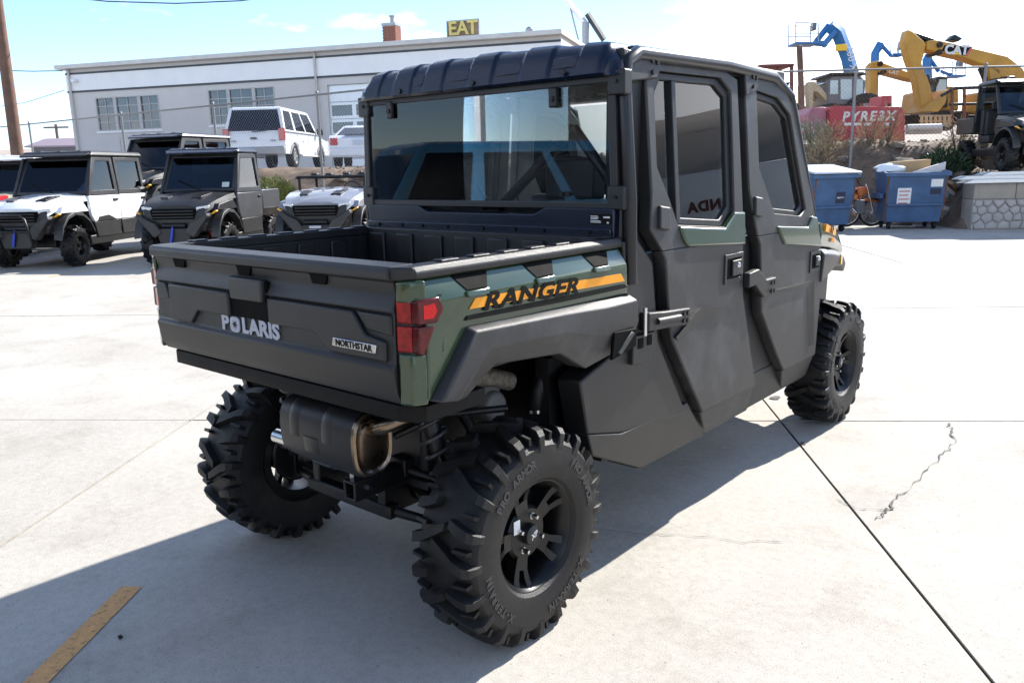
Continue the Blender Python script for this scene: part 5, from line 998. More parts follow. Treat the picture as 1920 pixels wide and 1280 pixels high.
def car(name, label, cat, loc, rz, paint, L_, W_, body, cabin, wins, rwin, wr, axles, extra=None, fwin=None):
    """body: side outline (y,z) of the lower shell; cabin: (y0b,y1b,z0,y0t,y1t,z1,inset)"""
    t = empty(name, loc, rz, label, cat); hw = W_/2
    # shell with wheel openings cut as arches in the outline
    low = []; zb = body['zb']
    for yc in sorted(axles):
        low.append((yc-wr*1.22, zb))
        for k in range(1, 8): a = math.pi-math.pi*k/8; low.append((yc+wr*1.22*math.cos(a), max(zb, wr+wr*1.22*math.sin(a)-0.02) if math.sin(a) > 0.2 else zb+0.12))
        low.append((yc+wr*1.22, zb))
    out_ = [(body['rear'][-1][0], zb)]+low+[(body['front'][0][0], zb)]+body['front']+body['top']+body['rear']
    b = MB(); n = len(out_); lay = ((-hw+0.05, 0.97), (-hw, 1.0), (hw, 1.0), (hw-0.05, 0.97)); vs = []; cz = 0.75
    for x, k in lay: vs += [(x, y*(k if abs(y) > L_*0.4 else 1), cz+(z-cz)*(k if z > cz+0.2 else 1)) for y, z in out_]
    fs = [(l*n+i, l*n+(i+1) % n, (l+1)*n+(i+1) % n, (l+1)*n+i) for l in range(3) for i in range(n)]+[tuple(range(n)), tuple(range(4*n-1, 3*n-1, -1))]
    b.add(vs, fs); b.build('body', paint, t, 40)
    b = MB(); b.box(-hw+0.2, hw-0.2, min(axles)-0.5, max(axles)+0.5, zb+0.02, zb+0.4); b.build('underbody', BLK, t)
    y0b, y1b, z0, y0t, y1t, z1, ins = cabin
    b = MB(); c = 0.10
    b.add([(-hw+0.03, y0b, z0), (hw-0.03, y0b, z0), (hw-0.03, y1b, z0), (-hw+0.03, y1b, z0), (-hw+ins, y0t, z1-0.05), (hw-ins, y0t, z1-0.05), (hw-ins, y1t, z1-0.05), (-hw+ins, y1t, z1-0.05), (-hw+ins+c, y0t+0.1, z1), (hw-ins-c, y0t+0.1, z1), (hw-ins-c, y1t-0.1, z1), (-hw+ins+c, y1t-0.1, z1)],
          [(0, 1, 5, 4), (1, 2, 6, 5), (2, 3, 7, 6), (3, 0, 4, 7), (4, 5, 9, 8), (5, 6, 10, 9), (6, 7, 11, 10), (7, 4, 8, 11), (8, 9, 10, 11)]); cbn = b.build('cabin', paint, t, None, 0.025, 3)
    def on_side(sx, f, g): # f along, g up, on the cabin flank
        yb = y0b+(y1b-y0b)*f; yt = y0t+(y1t-y0t)*f; return Vector((sx*(hw-0.03+(-ins+0.03)*g+0.006), yb+(yt-yb)*g, z0+(z1-0.05-z0)*g))
    for sx in (1, -1):
        for f0, f1 in wins:
            plate('side_window', cbn, [on_side(sx, f0, 0.10), on_side(sx, f1, 0.10), on_side(sx, f1, 0.90), on_side(sx, f0, 0.90)], 0.004, GL_CAR, 0, (sx, 0, 0.1))
    def on_end(rear, f, g):
        yb, yt = (y0b, y0t) if rear else (y1b, y1t); s_ = -1 if rear else 1
        hwb = hw-0.03; hwt = hw-ins; return Vector(((2*f-1)*(hwb+(hwt-hwb)*g), yb+(yt-yb)*g+s_*0.006, z0+(z1-0.05-z0)*g))
    plate('rear_window', cbn, [on_end(True, f, g) for f, g in ((0.05, rwin[0]), (0.95, rwin[0]), (0.93, rwin[1]), (0.07, rwin[1]))], 0.004, GL_CAR, 0, (0, -1, 0.2))
    plate('windscreen', cbn, [on_end(False, f, g) for f, g in ((0.05, 0.08), (0.95, 0.08), (0.93, 0.92), (0.07, 0.92))], 0.004, GL_CAR, 0, (0, 1, 0.2))
    for yc in axles:
        for sx in (1, -1): car_wheel(t, sx*(hw-0.13), yc, wr, sx, SILVR)
    for sx in (1, -1):
        b = MB(); b.box(sx*(hw-0.02), sx*(hw+0.20), y1b-0.25, y1b-0.15, z0+0.02, z0+0.24); b.build('mirror', BLK, t, None, 0.04)
        b = MB(); b.box(sx*(hw-0.01), sx*(hw+0.012), (y0b+y1b)/2+0.05, (y0b+y1b)/2+0.25, z0-0.22, z0-0.18); b.build('door_handle', paint, t, None, 0.006)
        for f in (0.33, 0.64):
            yy_ = y0b+(y1b-y0b)*f; b = MB(); b.box(sx*(hw-0.002), sx*(hw+0.003), yy_-0.008, yy_+0.008, zb+0.2, z0-0.02); b.build('door_seam', TRIM, t)
    return t
SILVR = mat('silver_rim', (0.55, 0.54, 0.52), 0.35, 0.7)
h_ = 26.3; p = at(487, 300, h_); q0 = Vector((p.x, p.y, 1.665))
sv = car('sport_utility_car', 'large white wagon with dark rear glass parked behind the fence', 'car', q0+HF*2.6, YAW+R(-3), WHT, 5.2, 2.0,
    dict(zb=0.45, front=[(2.58, 0.50), (2.60, 0.80), (2.50, 1.02)], top=[(1.35, 1.15), (-2.48, 1.15)], rear=[(-2.56, 0.95), (-2.60, 0.62)]), (-2.50, 1.30, 1.13, -2.28, 0.55, 1.92, 0.16), ((0.04, 0.27), (0.33, 0.60), (0.64, 0.93)), (0.06, 0.94), 0.39, (-1.55, 1.48))
for sx in (1, -1): b = MB(); b.box(sx*0.80, sx*0.995, -2.605, -2.50, 0.86, 1.24); b.build('tail_light', mat('red_car_lamp', (0.42, 0.02, 0.02), 0.2, 0, 0.2, 20, coat=1), sv, None, 0.02)
b = MB(); b.box(-0.99, 0.99, -2.68, -2.50, 0.45, 0.68); b.build('rear_bumper', mat('grey_bumper', (0.30, 0.30, 0.31), 0.5), sv, None, 0.04)
b = MB(); b.box(-0.10, 0.10, -2.625, -2.60, 0.92, 0.97); b.build('tailgate_handle', BLK, sv); b = MB(); b.tube([(-0.05, -2.57, 1.16), (-0.02, -2.585, 1.14), (0.42, -2.56, 1.17)], 0.014, 6); b.build('rear_wiper', BLK, sv)
for sx in (1, -1): b = MB(); b.box(sx*0.92, sx*1.06, -1.0, 0.95, 0.38, 0.44); b.build('running_board', BAND, sv, None, 0.02)
for x in (-0.65, 0.62): b = MB(); b.box(x-0.08, x+0.08, -2.612, -2.60, 0.84, 0.89); b.build('badge', STEEL, sv)
p = at(664, 300, 27.3); q0 = Vector((p.x, p.y, 1.665))
sc_ = car('coupe_car', 'white low coupe parked next to the wagon behind the fence', 'car', q0+HF*2.3, YAW+R(4), mat('cool_white_paint', (0.66, 0.67, 0.72), 0.25, 0, 0.03, 3, coat=0.7), 4.6, 1.85,
    dict(zb=0.32, front=[(2.28, 0.40), (2.30, 0.62), (2.15, 0.78)], top=[(1.0, 0.98), (-1.35, 1.02), (-2.15, 1.02)], rear=[(-2.28, 0.92), (-2.30, 0.45)]), (-1.75, 0.95, 0.98, -0.80, 0.20, 1.40, 0.26), ((0.10, 0.42), (0.46, 0.92)), (0.10, 0.92), 0.33, (-1.38, 1.36))
for sx in (1, -1): b = MB(); b.box(sx*0.66, sx*0.90, -2.33, -2.2, 0.70, 0.93); b.build('tail_light', mat('red_car_lamp', (0.42, 0.02, 0.02)), sc_, None, 0.02)
b = MB(); b.box(-0.17, 0.17, -2.335, -2.31, 0.70, 0.86); lp = b.build('licence_plate', mat('plate_blue_white', (0.45, 0.50, 0.58), 0.5, 0, 0.3, 30), sc_)
b = MB(); b.box(-0.93, 0.93, -2.36, -2.2, 0.34, 0.62); b.build('rear_bumper', mat('cool_white_paint', (0.66,)*3), sc_, None, 0.05)
b = MB(); b.box(-0.42, 0.42, -2.19, -2.12, 1.03, 1.055); b.build('high_brake_light', TRIM, sc_)
# wagon behind the camera, seen mirrored in the rear glass
def mirrored(px, py, depth): p = CAM+ray(px, py)*depth; p.y = 2*0.567-p.y; return p
P1 = mirrored(700, 365, 8.0); P2_ = mirrored(1180, 365, 9.2); dv_ = (P2_-P1); dv_.z = 0; dv_.normalize()
BW = car('wagon_car', 'teal blue wagon mirrored in the rear window of the green vehicle', 'car', Vector((P1.x, P1.y, 0))+dv_*2.55-Vector((dv_.y, -dv_.x, 0))*0.9*(-1 if Vector((dv_.y, -dv_.x, 0)).dot(Vector((CAM.x, CAM.y, 0))-Vector((P1.x, P1.y, 0))) < 0 else 1), math.atan2(-dv_.x, dv_.y), NAVY, 5.1, 1.93,
    dict(zb=0.38, front=[(2.53, 0.45), (2.55, 0.80), (2.40, 1.0)], top=[(1.25, 1.12), (-2.42, 1.12)], rear=[(-2.50, 0.95), (-2.55, 0.60)]), (-2.42, 1.20, 1.10, -2.0, 0.35, 1.80, 0.17), ((0.04, 0.24), (0.29, 0.56), (0.60, 0.92)), (0.10, 0.90), 0.39, (-1.50, 1.50))
for sx in (1, -1): b = MB(); b.box(sx*0.50, sx*0.972, -2.56, -2.2, 0.94, 1.07); b.build('tail_light', mat('red_car_lamp', (0.42, 0.02, 0.02)), BW, None, 0.02)

# steel-sided shop behind it, and a white trailer off to the right, both mirrored in the windows
TAN = mat('tan_metal_siding', (0.36, 0.29, 0.21), 0.5, 0.1, 0.08, 1.0)
SH = empty('metal_shop', (-8.2, -11.2, 0), 0, 'tan steel sided shop with deep canopy mirrored in the rear window', 'building')
b = MB(); b.box(0, 20, -8, 0, 0, 3.5); b.build('wall', TAN, SH)
for k in range(50): b = MB(); b.box(0.15+k*0.4, 0.25+k*0.4, 0, 0.035, 0, 3.45); b.build('siding_rib', TAN, SH)
b = MB(); b.add([(-0.3, 3.2, 3.15), (20.3, 3.2, 3.15), (20.3, -8.3, 4.6), (-0.3, -8.3, 4.6), (-0.3, 3.2, 3.3), (20.3, 3.2, 3.3), (20.3, -8.3, 4.75), (-0.3, -8.3, 4.75)], [(3, 2, 1, 0), (4, 5, 6, 7), (0, 1, 5, 4), (1, 2, 6, 5), (2, 3, 7, 6), (3, 0, 4, 7)]); b.build('roof', mat('brown_metal_roof', (0.10, 0.075, 0.06), 0.5, 0.2), SH)
for x in (0.2, 5, 10, 15, 19.8): b = MB(); b.box(x-0.07, x+0.07, 2.9, 3.04, 0, 3.2); b.build('canopy_post', WHT, SH)
for x in (1.2, 3.4, 7.0, 12.0):
    b = MB(); b.ring([(x, 0.95), (x+1.5, 0.95), (x+1.5, 2.15), (x, 2.15)], [(x+0.1, 1.05), (x+1.4, 1.05), (x+1.4, 2.05), (x+0.1, 2.05)], lambda x_, z_: (x_, 0.07, z_), lambda x_, z_: (x_, 0.0, z_)); wo = b.build('window', WHT, SH); b = MB(); b.box(x+0.1, x+1.4, 0.03, 0.04, 1.05, 2.05); b.build('pane', GL_BLDG, wo)
tp = CAM+ray(1285, 300)*12.5; tp.x = 2*0.692-tp.x
TR = empty('cargo_trailer', (tp.x, tp.y, 0), R(-35), 'white box trailer lettered HONDA mirrored in the rear door window', 'trailer')
b = MB(); b.box(-2.2, 2.2, 0, 2.0, 0.55, 2.15); b.build('box_body', WHT, TR, None, 0.03)
b = MB(); b.box(-2.22, 2.22, -0.02, 2.02, 0.46, 0.56); b.build('frame', STEEL, TR, None, 0.01)
txt('lettering', 'HONDA', 0.22, (-0.5, -0.012, 1.62), (1, 0, 0), (0, 0, 1), mat('dark_red_lettering', (0.16, 0.05, 0.045), 0.5), TR, 0.005, 0, 0.012, 1.15)
for x in (-2.1, 2.0): b = MB(); b.box(x, x+0.12, -0.03, 0, 0.75, 1.0); b.build('tail_light', mat('red_car_lamp', (0.42, 0.02, 0.02)), TR)
for x in (-0.45, 0.40):
    b = MB(); b.lathe([(0.16, 0.10), (0.2, 0.11), (0.31, 0.11), (0.34, 0.07), (0.34, -0.07), (0.31, -0.11), (0.16, -0.10)], 26, Matrix.Translation((x, 0.10, 0.34)) @ rotz(-math.pi/2)); wo = b.build('wheel', RUB, TR, 40); b = MB(); b.lathe([(0, 0.06), (0.08, 0.07), (0.17, 0.10)], 20, Matrix.Translation((x, 0.10, 0.34)) @ rotz(-math.pi/2)); b.build('rim', STEEL, wo, 40)
# ============================================================ right side: bins, wall, machines
class Mach:
    def __init__(s, name, label, cat, px, h, gz, turn=0.0):
        a = az(px, 250, h)[0]; s.a, s.h, s.g = a, h, gz
        s.o = empty(name, view(a, h, gz), YAW, label, cat)
    def q(s, px, py): a, z = az(px, py, s.h); return a-s.a, z-s.g
    def outl(s, name, pts, y0, y1, m, bevel=0.02, parent=None):
        b = MB(); b.py([s.q(*p) for p in pts], y0, y1); return b.build(name, m, parent or s.o, None, bevel)
    def bar(s, name, pts, r, m, y=0, n=8, parent=None):
        b = MB(); b.tube([(s.q(*p)[0], y, s.q(*p)[1]) for p in pts], r, n); return b.build(name, m, parent or s.o, 60)
    def wheelp(s, px, py, r, y, m=RUB, wd=0.18):
        x, z = s.q(px, py); b = MB(); b.lathe([(r*0.55, wd*0.9), (r*0.6, wd), (r*0.92, wd), (r, wd*0.7), (r, -wd*0.7), (r*0.92, -wd), (r*0.5, -wd)], 28, Matrix.Translation((x, y, z)) @ rotz(-math.pi/2)); o = b.build('wheel', m, s.o, 40)
        b = MB(); b.lathe([(0, wd*0.5), (r*0.3, wd*0.5), (r*0.56, wd*0.7)], 20, Matrix.Translation((x, y, z)) @ rotz(-math.pi/2)); b.build('rim', STEEL, o, 40)
CATY = mat('worn_machine_yellow', (0.52, 0.27, 0.035), 0.5, 0.0, 0.2, 2.0, dirt=((0.13, 0.08, 0.04), 0.8, 1.1, 0.60)); BLU = mat('lift_blue_paint', (0.03, 0.17, 0.42), 0.4, 0, 0.12, 3); BEIGE = mat('loader_beige', (0.50, 0.40, 0.25), 0.5, 0, 0.15, 3); REDP = mat('trench_box_red', (0.42, 0.025, 0.045), 0.45, 0, 0.15, 1.5, dirt=((0.22, 0.02, 0.03), 0.6, 2.0, 0.56))
BINB = mat('scuffed_bin_blue', (0.045, 0.10, 0.20), 0.5, 0.1, 0.25, 2.5, 0.2, 20, dirt=((0.15, 0.075, 0.04), 0.85, 2.6, 0.62)); BINL = mat('pale_bin_lid', (0.42, 0.48, 0.56), 0.5, 0, 0.12, 4); RUST = mat('rusty_steel', (0.16, 0.07, 0.035), 0.85, 0.2, 0.4, 6)
CARD = mat('cardboard', (0.40, 0.27, 0.14), 0.8, 0, 0.12, 4); PALE = mat('pale_board', (0.66, 0.62, 0.60), 0.7, 0, 0.08, 4); TIMB = mat('pallet_timber', (0.46, 0.30, 0.16), 0.8, 0, 0.25, 6)
def bin_(px, h, rz, W_, D_, H_, label, lid, sticker):
    a, _ = az(px, 430, h); o = empty('dumpster', view(a, h, 0), YAW+rz, label, 'dumpster')
    b = MB(); zb = 0.16
    b.add([(-W_/2+0.08, -D_/2+0.14, zb), (W_/2-0.08, -D_/2+0.14, zb), (W_/2-0.08, D_/2-0.05, zb), (-W_/2+0.08, D_/2-0.05, zb), (-W_/2, -D_/2, H_), (W_/2, -D_/2, H_), (W_/2, D_/2, H_+0.12), (-W_/2, D_/2, H_+0.12),
           (-W_/2+0.05, -D_/2+0.05, H_), (W_/2-0.05, -D_/2+0.05, H_), (W_/2-0.05, D_/2-0.05, H_+0.12), (-W_/2+0.05, D_/2-0.05, H_+0.12), (-W_/2+0.1, -D_/2+0.18, zb+0.1), (W_/2-0.1, -D_/2+0.18, zb+0.1), (W_/2-0.1, D_/2-0.1, zb+0.1), (-W_/2+0.1, D_/2-0.1, zb+0.1)],
          [(3, 2, 1, 0), (0, 1, 5, 4), (1, 2, 6, 5), (2, 3, 7, 6), (3, 0, 4, 7), (4, 5, 9, 8), (5, 6, 10, 9), (6, 7, 11, 10), (7, 4, 8, 11), (8, 9, 13, 12), (9, 10, 14, 13), (10, 11, 15, 14), (11, 8, 12, 15), (12, 13, 14, 15)])
    bo = b.build('bin_body', BINB, o, None, 0.008)
    b = MB(); b.ring([(-W_/2-0.035, -D_/2-0.035), (W_/2+0.035, -D_/2-0.035), (W_/2+0.035, D_/2+0.035), (-W_/2-0.035, D_/2+0.035)], [(-W_/2+0.01, -D_/2+0.01), (W_/2-0.01, -D_/2+0.01), (W_/2-0.01, D_/2-0.01), (-W_/2+0.01, D_/2-0.01)], lambda x, y: (x, y, H_-0.07+0.12*(y+D_/2)/D_), lambda x, y: (x, y, H_+0.012+0.12*(y+D_/2)/D_)); b.build('rim', BINB, bo, None, 0.006)
    for x in (-W_/2+0.16, W_/2-0.16):
        for y in (-D_/2+0.25, D_/2-0.2):
            b = MB(); b.lathe([(0.03, 0.03), (0.075, 0.03), (0.085, 0.02), (0.085, -0.02), (0.075, -0.03), (0.03, -0.03)], 18, Matrix.Translation((x, y, 0.086))); b.box(x-0.045, x+0.045, y-0.03, y+0.03, 0.10, 0.17); b.build('caster', RUB, o, 40)
    for sx in (1, -1): b = MB(); b.box(sx*(W_/2-0.02), sx*(W_/2+0.07), -D_*0.3, D_*0.3, H_*0.55, H_*0.55+0.12); b.build('lift_sleeve', BINB, bo, None, 0.01)
    if lid: b = MB(); b.add([(-W_/2-0.05, -D_/2-0.06, H_+0.02), (W_/2+0.05, -D_/2-0.06, H_+0.02), (W_/2+0.05, D_/2+0.05, H_+0.14), (-W_/2-0.05, D_/2+0.05, H_+0.14), (-W_/2-0.05, -D_/2-0.06, H_+0.06), (W_/2+0.05, -D_/2-0.06, H_+0.06), (W_/2+0.05, D_/2+0.05, H_+0.22), (-W_/2-0.05, D_/2+0.05, H_+0.22)], [(3, 2, 1, 0), (4, 5, 6, 7), (0, 1, 5, 4), (1, 2, 6, 5), (2, 3, 7, 6), (3, 0, 4, 7)]); b.build('lid', BINL, o, None, 0.015)
    for x in (-W_/2+0.02, W_/2-0.06): b = MB(); b.add([(x, -D_/2+0.005, H_-0.08), (x+0.04, -D_/2+0.005, H_-0.08), (x+0.03, -D_/2+0.13, 0.2), (x+0.005, -D_/2+0.13, 0.2)], [(0, 1, 2, 3)]); b.build('rust_edge', RUST, bo)
    for z in (H_*0.42,): b = MB(); b.box(-W_/2+0.06, W_/2-0.06, -D_/2+0.04, -D_/2+0.10, z, z+0.05); b.build('stiffener', BINB, bo, None, 0.01)
    yf = lambda z: -D_/2+0.14*(H_-z)/(H_-zb)-0.006
    for x0, x1, z0, z1, m in sticker:
        b = MB(); b.add([(x0, yf(z0), z0), (x1, yf(z0), z0), (x1, yf(z1), z1), (x0, yf(z1), z1)], [(0, 1, 2, 3)]); st2 = b.build('sticker', m, bo)
        if m is PAPER and z1-z0 > 0.3:
            for k in range(4):
                zz = z1-0.06-k*0.085; b = MB(); b.add([(x0+0.03, yf(zz-0.02)-0.003, zz-0.02), (x1-0.03-0.03*(k % 2), yf(zz-0.02)-0.003, zz-0.02), (x1-0.03-0.03*(k % 2), yf(zz)-0.003, zz), (x0+0.03, yf(zz)-0.003, zz)], [(0, 1, 2, 3)]); b.build('sticker_print', mat('red_print', (0.5, 0.05, 0.05), 0.6), st2)
    return o
DK = mat('navy_sticker', (0.015, 0.02, 0.05), 0.5)
bin_(1538, 17.9, R(14), 1.05, 0.95, 1.22, 'blue dumpster with a pale lid beside the orange motorbike', True, [(0.05, 0.27, 0.62, 0.86, DK), (0.07, 0.25, 0.72, 0.755, PAPER)])
bin_(1700, 18.3, R(-10), 1.26, 1.05, 1.22, 'blue dumpster overflowing with cardboard beside the rubble', False, [(-0.38, -0.10, 0.52, 0.90, PAPER), (0.28, 0.52, 0.92, 1.08, PAPER), (0.28, 0.50, 0.76, 0.88, DK)])
a, _ = az(1700, 430, 18.3)
for nm, pts, m, lab, dy in (('cardboard_box', [(-0.42, 1.15), (0.38, 1.15), (0.40, 1.50), (-0.40, 1.46)], CARD, 'flattened brown cardboard box sticking out of the full dumpster', 0.0), ('foam_board', [(-0.06, 1.12), (0.60, 1.14), (0.62, 1.44), (-0.08, 1.24)], PALE, 'pale slanted board lying across the full dumpster', -0.22)):
    b = MB(); b.py(pts, dy-0.05, dy+0.30 if m is CARD else dy+0.02); o = tag(b.build(nm, m, None, None, 0.008), lab, 'cardboard' if m is CARD else 'board'); o.location = view(a, 18.3, 0); o.rotation_euler = (0, 0, YAW)
b = MB(); b.blob((0, 0, 0), 0.30, 0.25, 0.12, 0.25, 9, 5); o = tag(b.build('rubbish_bag', WHT, None, 50), 'white plastic bag heaped on the full dumpster', 'bag'); o.location = view(a-0.48, 18.35, 1.30)
# orange motorbike between the bins
mb_ = Mach('motorbike', 'orange trail motorbike standing between the two dumpsters', 'motorbike', 1618, 18.7, 0.02); ORG = mat('motorbike_orange', (0.62, 0.13, 0.012), 0.3, 0, 0.1, 4, coat=0.5)
for px in (1635, 1588):
    x, z = mb_.q(px, 398); r_ = 0.32
    b = MB(); b.lathe([(r_-0.06, 0.03), (r_-0.01, 0.035), (r_, 0), (r_-0.01, -0.035), (r_-0.06, -0.03), (r_-0.06, 0.03)], 32, Matrix.Translation((x, 0, r_)) @ rotz(-math.pi/2)); wo = b.build('wheel', RUB, mb_.o, 50)
    b = MB(); b.lathe([(r_-0.075, 0.02), (r_-0.06, 0.02), (r_-0.06, -0.02), (r_-0.075, -0.02), (r_-0.075, 0.02)], 28, Matrix.Translation((x, 0, r_)) @ rotz(-math.pi/2))
    for k in range(9): t_ = math.pi*k/9; b.tube([(x+0.25*math.cos(t_), 0, r_+0.25*math.sin(t_)), (x-0.25*math.cos(t_), 0, r_-0.25*math.sin(t_))], 0.004, 4)
    b.build('rim', CHR, wo, 50)
mb_.bar('fork', [(1636, 398), (1622, 345)], 0.028, CHR, -0.06); mb_.outl('fuel_tank', [(1603, 352), (1622, 350), (1624, 362), (1606, 372)], -0.13, 0.13, ORG, 0.04); mb_.outl('saddle', [(1580, 352), (1604, 354), (1604, 361), (1578, 360)], -0.11, 0.11, SEAT, 0.03)
mb_.outl('side_panel', [(1588, 361), (1606, 364), (1604, 376), (1590, 372)], -0.12, 0.12, ORG, 0.02); mb_.outl('engine', [(1600, 376), (1618, 374), (1618, 400), (1600, 402)], -0.14, 0.14, mat('cast_aluminium', (0.16,)*3), 0.03); mb_.outl('front_mudguard', [(1622, 372), (1648, 376), (1649, 380), (1622, 377)], -0.05, 0.05, ORG, 0.01)
mb_.bar('handlebar', [(1615, 336), (1619, 343), (1622, 345)], 0.014, BLK, 0.25); mb_.bar('exhaust', [(1600, 398), (1586, 384), (1576, 378)], 0.045, CHR, -0.14); mb_.bar('frame', [(1620, 350), (1612, 375), (1604, 402), (1588, 398)], 0.022, ORG)
# stone-faced wall with aluminium ramps on it
A = at(1818, 434, 17.5); A.z = 0; WLr = empty('retaining_wall', A, YAW-R(6), 'low retaining wall faced with pale rounded stones under a block cap', 'wall')
CAPB = mat('weathered_block', (0.30, 0.27, 0.23), 0.9, 0, 0.15, 3, 0.4, 20); STN = mat('pale_cobble', (0.36, 0.345, 0.33), 0.85, 0, 0.14, 5, 0.3, 30)
wL = 3.4; b = MB(); b.box(0, wL, 0, 0.5, -0.1, 0.64); b.build('mortar_core', mat('mortar', (0.33,)*3), WLr)
for k in range(4): b = MB(); b.box(k*wL/4+0.005, (k+1)*wL/4-0.005, -0.03, 0.53, 0.643, 0.97); b.build('cap_block', CAPB, WLr, None, 0.015)
rs_ = random.Random(9)
pts_ = []
for row in range(4):
    x = rs_.uniform(-0.1, 0.0)
    while x < wL: pts_.append((x+rs_.uniform(-0.04, 0.04), 0.08+row*0.165+rs_.uniform(-0.045, 0.045))); x += rs_.uniform(0.17, 0.27)
for i, (cx_, cz_) in enumerate(pts_):                       # each stone fills the cell nearest its centre
    poly = [(-0.02, 0.0), (wL, 0.0), (wL, 0.635), (-0.02, 0.635)]
    poly = [(0.0 if p_[0] < 0 else p_[0], p_[1]) for p_ in poly]
    for j, (ox, oz) in enumerate(pts_):
        if i == j or abs(ox-cx_) > 0.8: continue
        mx_, mz_ = (cx_+ox)/2, (cz_+oz)/2; nx_, nz_ = ox-cx_, oz-cz_; new = []
        for k in range(len(poly)):
            p_, q_ = poly[k], poly[(k+1) % len(poly)]; dp_ = (p_[0]-mx_)*nx_+(p_[1]-mz_)*nz_; dq_ = (q_[0]-mx_)*nx_+(q_[1]-mz_)*nz_
            if dp_ <= 0: new.append(p_)
            if dp_*dq_ < 0: t_ = dp_/(dp_-dq_); new.append((p_[0]+(q_[0]-p_[0])*t_, p_[1]+(q_[1]-p_[1])*t_))
        poly = new
        if len(poly) < 3: break
    if len(poly) < 3: continue
    gx_ = sum(p_[0] for p_ in poly)/len(poly); gz_ = sum(p_[1] for p_ in poly)/len(poly); n = len(poly); vs = []; dd_ = rs_.uniform(0.03, 0.06)
    for k, d_ in ((0.93, 0.002), (0.88, -dd_*0.6), (0.62, -dd_)): vs += [(gx_+(p_[0]-gx_)*k, d_, gz_+(p_[1]-gz_)*k) for p_ in poly]
    b = MB(); b.add(vs, [(r*n+q, r*n+(q+1) % n, (r+1)*n+(q+1) % n, (r+1)*n+q) for r in range(2) for q in range(n)]+[tuple(range(2*n, 3*n))]); b.build('stone', STN, WLr, None, 0.012)
ALU = mat('aluminium_ramp', (0.66, 0.67, 0.68), 0.35, 0.6, 0.06, 6)
for k, (dx, dy, dz, rz) in enumerate(((-0.28, -0.08, 0.985, 0.02), (-0.34, 0.05, 1.06, -0.03), (0.15, 0.12, 1.135, 0.01))):
    o = empty('loading_ramp', A+Vector((0, 0, dz)), YAW-R(6)+rz, ('aluminium loading ramp at the bottom of the stack on the wall', 'aluminium loading ramp in the middle of the stack on the wall', 'aluminium loading ramp on top of the stack on the wall')[k], 'ramp')
    for y in (dy-0.10, dy+0.30): b = MB(); b.add([(dx, y, 0), (dx+3.2, y, 0), (dx+3.2, y+0.04, 0), (dx, y+0.04, 0), (dx+0.18, y, 0.07), (dx+3.2, y, 0.07), (dx+3.2, y+0.04, 0.07), (dx+0.18, y+0.04, 0.07)], [(3, 2, 1, 0), (4, 5, 6, 7), (0, 1, 5, 4), (1, 2, 6, 5), (2, 3, 7, 6), (3, 0, 4, 7)]); b.build('side_rail', ALU, o)
    for q in range(16): b = MB(); x = dx+0.25+q*0.185; b.box(x, x+0.06, dy-0.06, dy+0.30, 0.03, 0.055); b.build('rung', ALU, o)
# timber offcuts in the rubble
for k, (px, py, L_, rz, lab) in enumerate(((1772, 352, 0.5, 0.4, 'short pale timber offcut leaning in the rubble'), (1785, 350, 0.5, 0.7, 'brown wooden crate piece lying in the rubble'), (1790, 392, 0.8, -0.2, 'flat pale plank lying on the rubble'), (1762, 404, 0.7, 0.1, 'thick concrete slab piece at the foot of the rubble'))):
    p = at(px, py, 18.9); b = MB(); b.box(-L_/2, L_/2, -0.12, 0.12, -0.04, 0.04+0.08*(k == 3)); o = tag(b.build('timber_offcut' if k < 3 else 'slab_piece', (PALE, TIMB, PALE, CAPB)[k], None, None, 0.006), lab, 'timber' if k < 3 else 'slab'); o.location = p; o.rotation_euler = (0.35 if k < 2 else 0.1, 0.5 if k < 2 else 0.12, YAW+rz)
# ---------------- machines behind the fence
TZ = 1.95
m = Mach('trench_box', 'long red steel box lettered PYRE3X behind the fence', 'container', 1612, 24.5, TZ)
m.outl('box_body', [(1557, 264), (1697, 265), (1697, 213), (1690, 200), (1560, 199), (1557, 213)], 0, 1.5, REDP, 0.02); m.outl('box_end', [(1524, 250), (1556, 262), (1556, 200), (1530, 200), (1522, 213)], 0.25, 1.6, mat('sunlit_red_end', (0.42, 0.14, 0.20), 0.5, 0, 0.3, 2), 0.03)  # box end in a paler purplish red, its sunlight put into the colour
m.outl('top_hatch', [(1660, 200), (1682, 198), (1682, 177), (1664, 178)], 0.3, 1.2, REDP, 0.02)
x, z = m.q(1628, 219); txt('lettering', 'PYRE3X', 0.38, (x, -0.012, z), (1, 0, 0), (0, 0, 1), PAPER, m.o, 0.006, 0.15, 0.012, 1.25)
for px in (1590, 1608, 1626, 1662): x, z = m.q(px, 233); b = MB(); b.box(x-0.11, x+0.11, -0.012, 0, z-0.04, z+0.04); b.build('white_dash', PAPER, m.o)
for px in (1574, 1622, 1676): m.outl('lifting_lug', [(px-3, 200), (px+3, 200), (px+2, 193), (px-2, 193)], 0.2, 0.3, RUST, 0.005)
m.outl('ledge', [(1557, 246), (1697, 247), (1697, 243), (1557, 242)], -0.05, 0.0, REDP, 0.005)
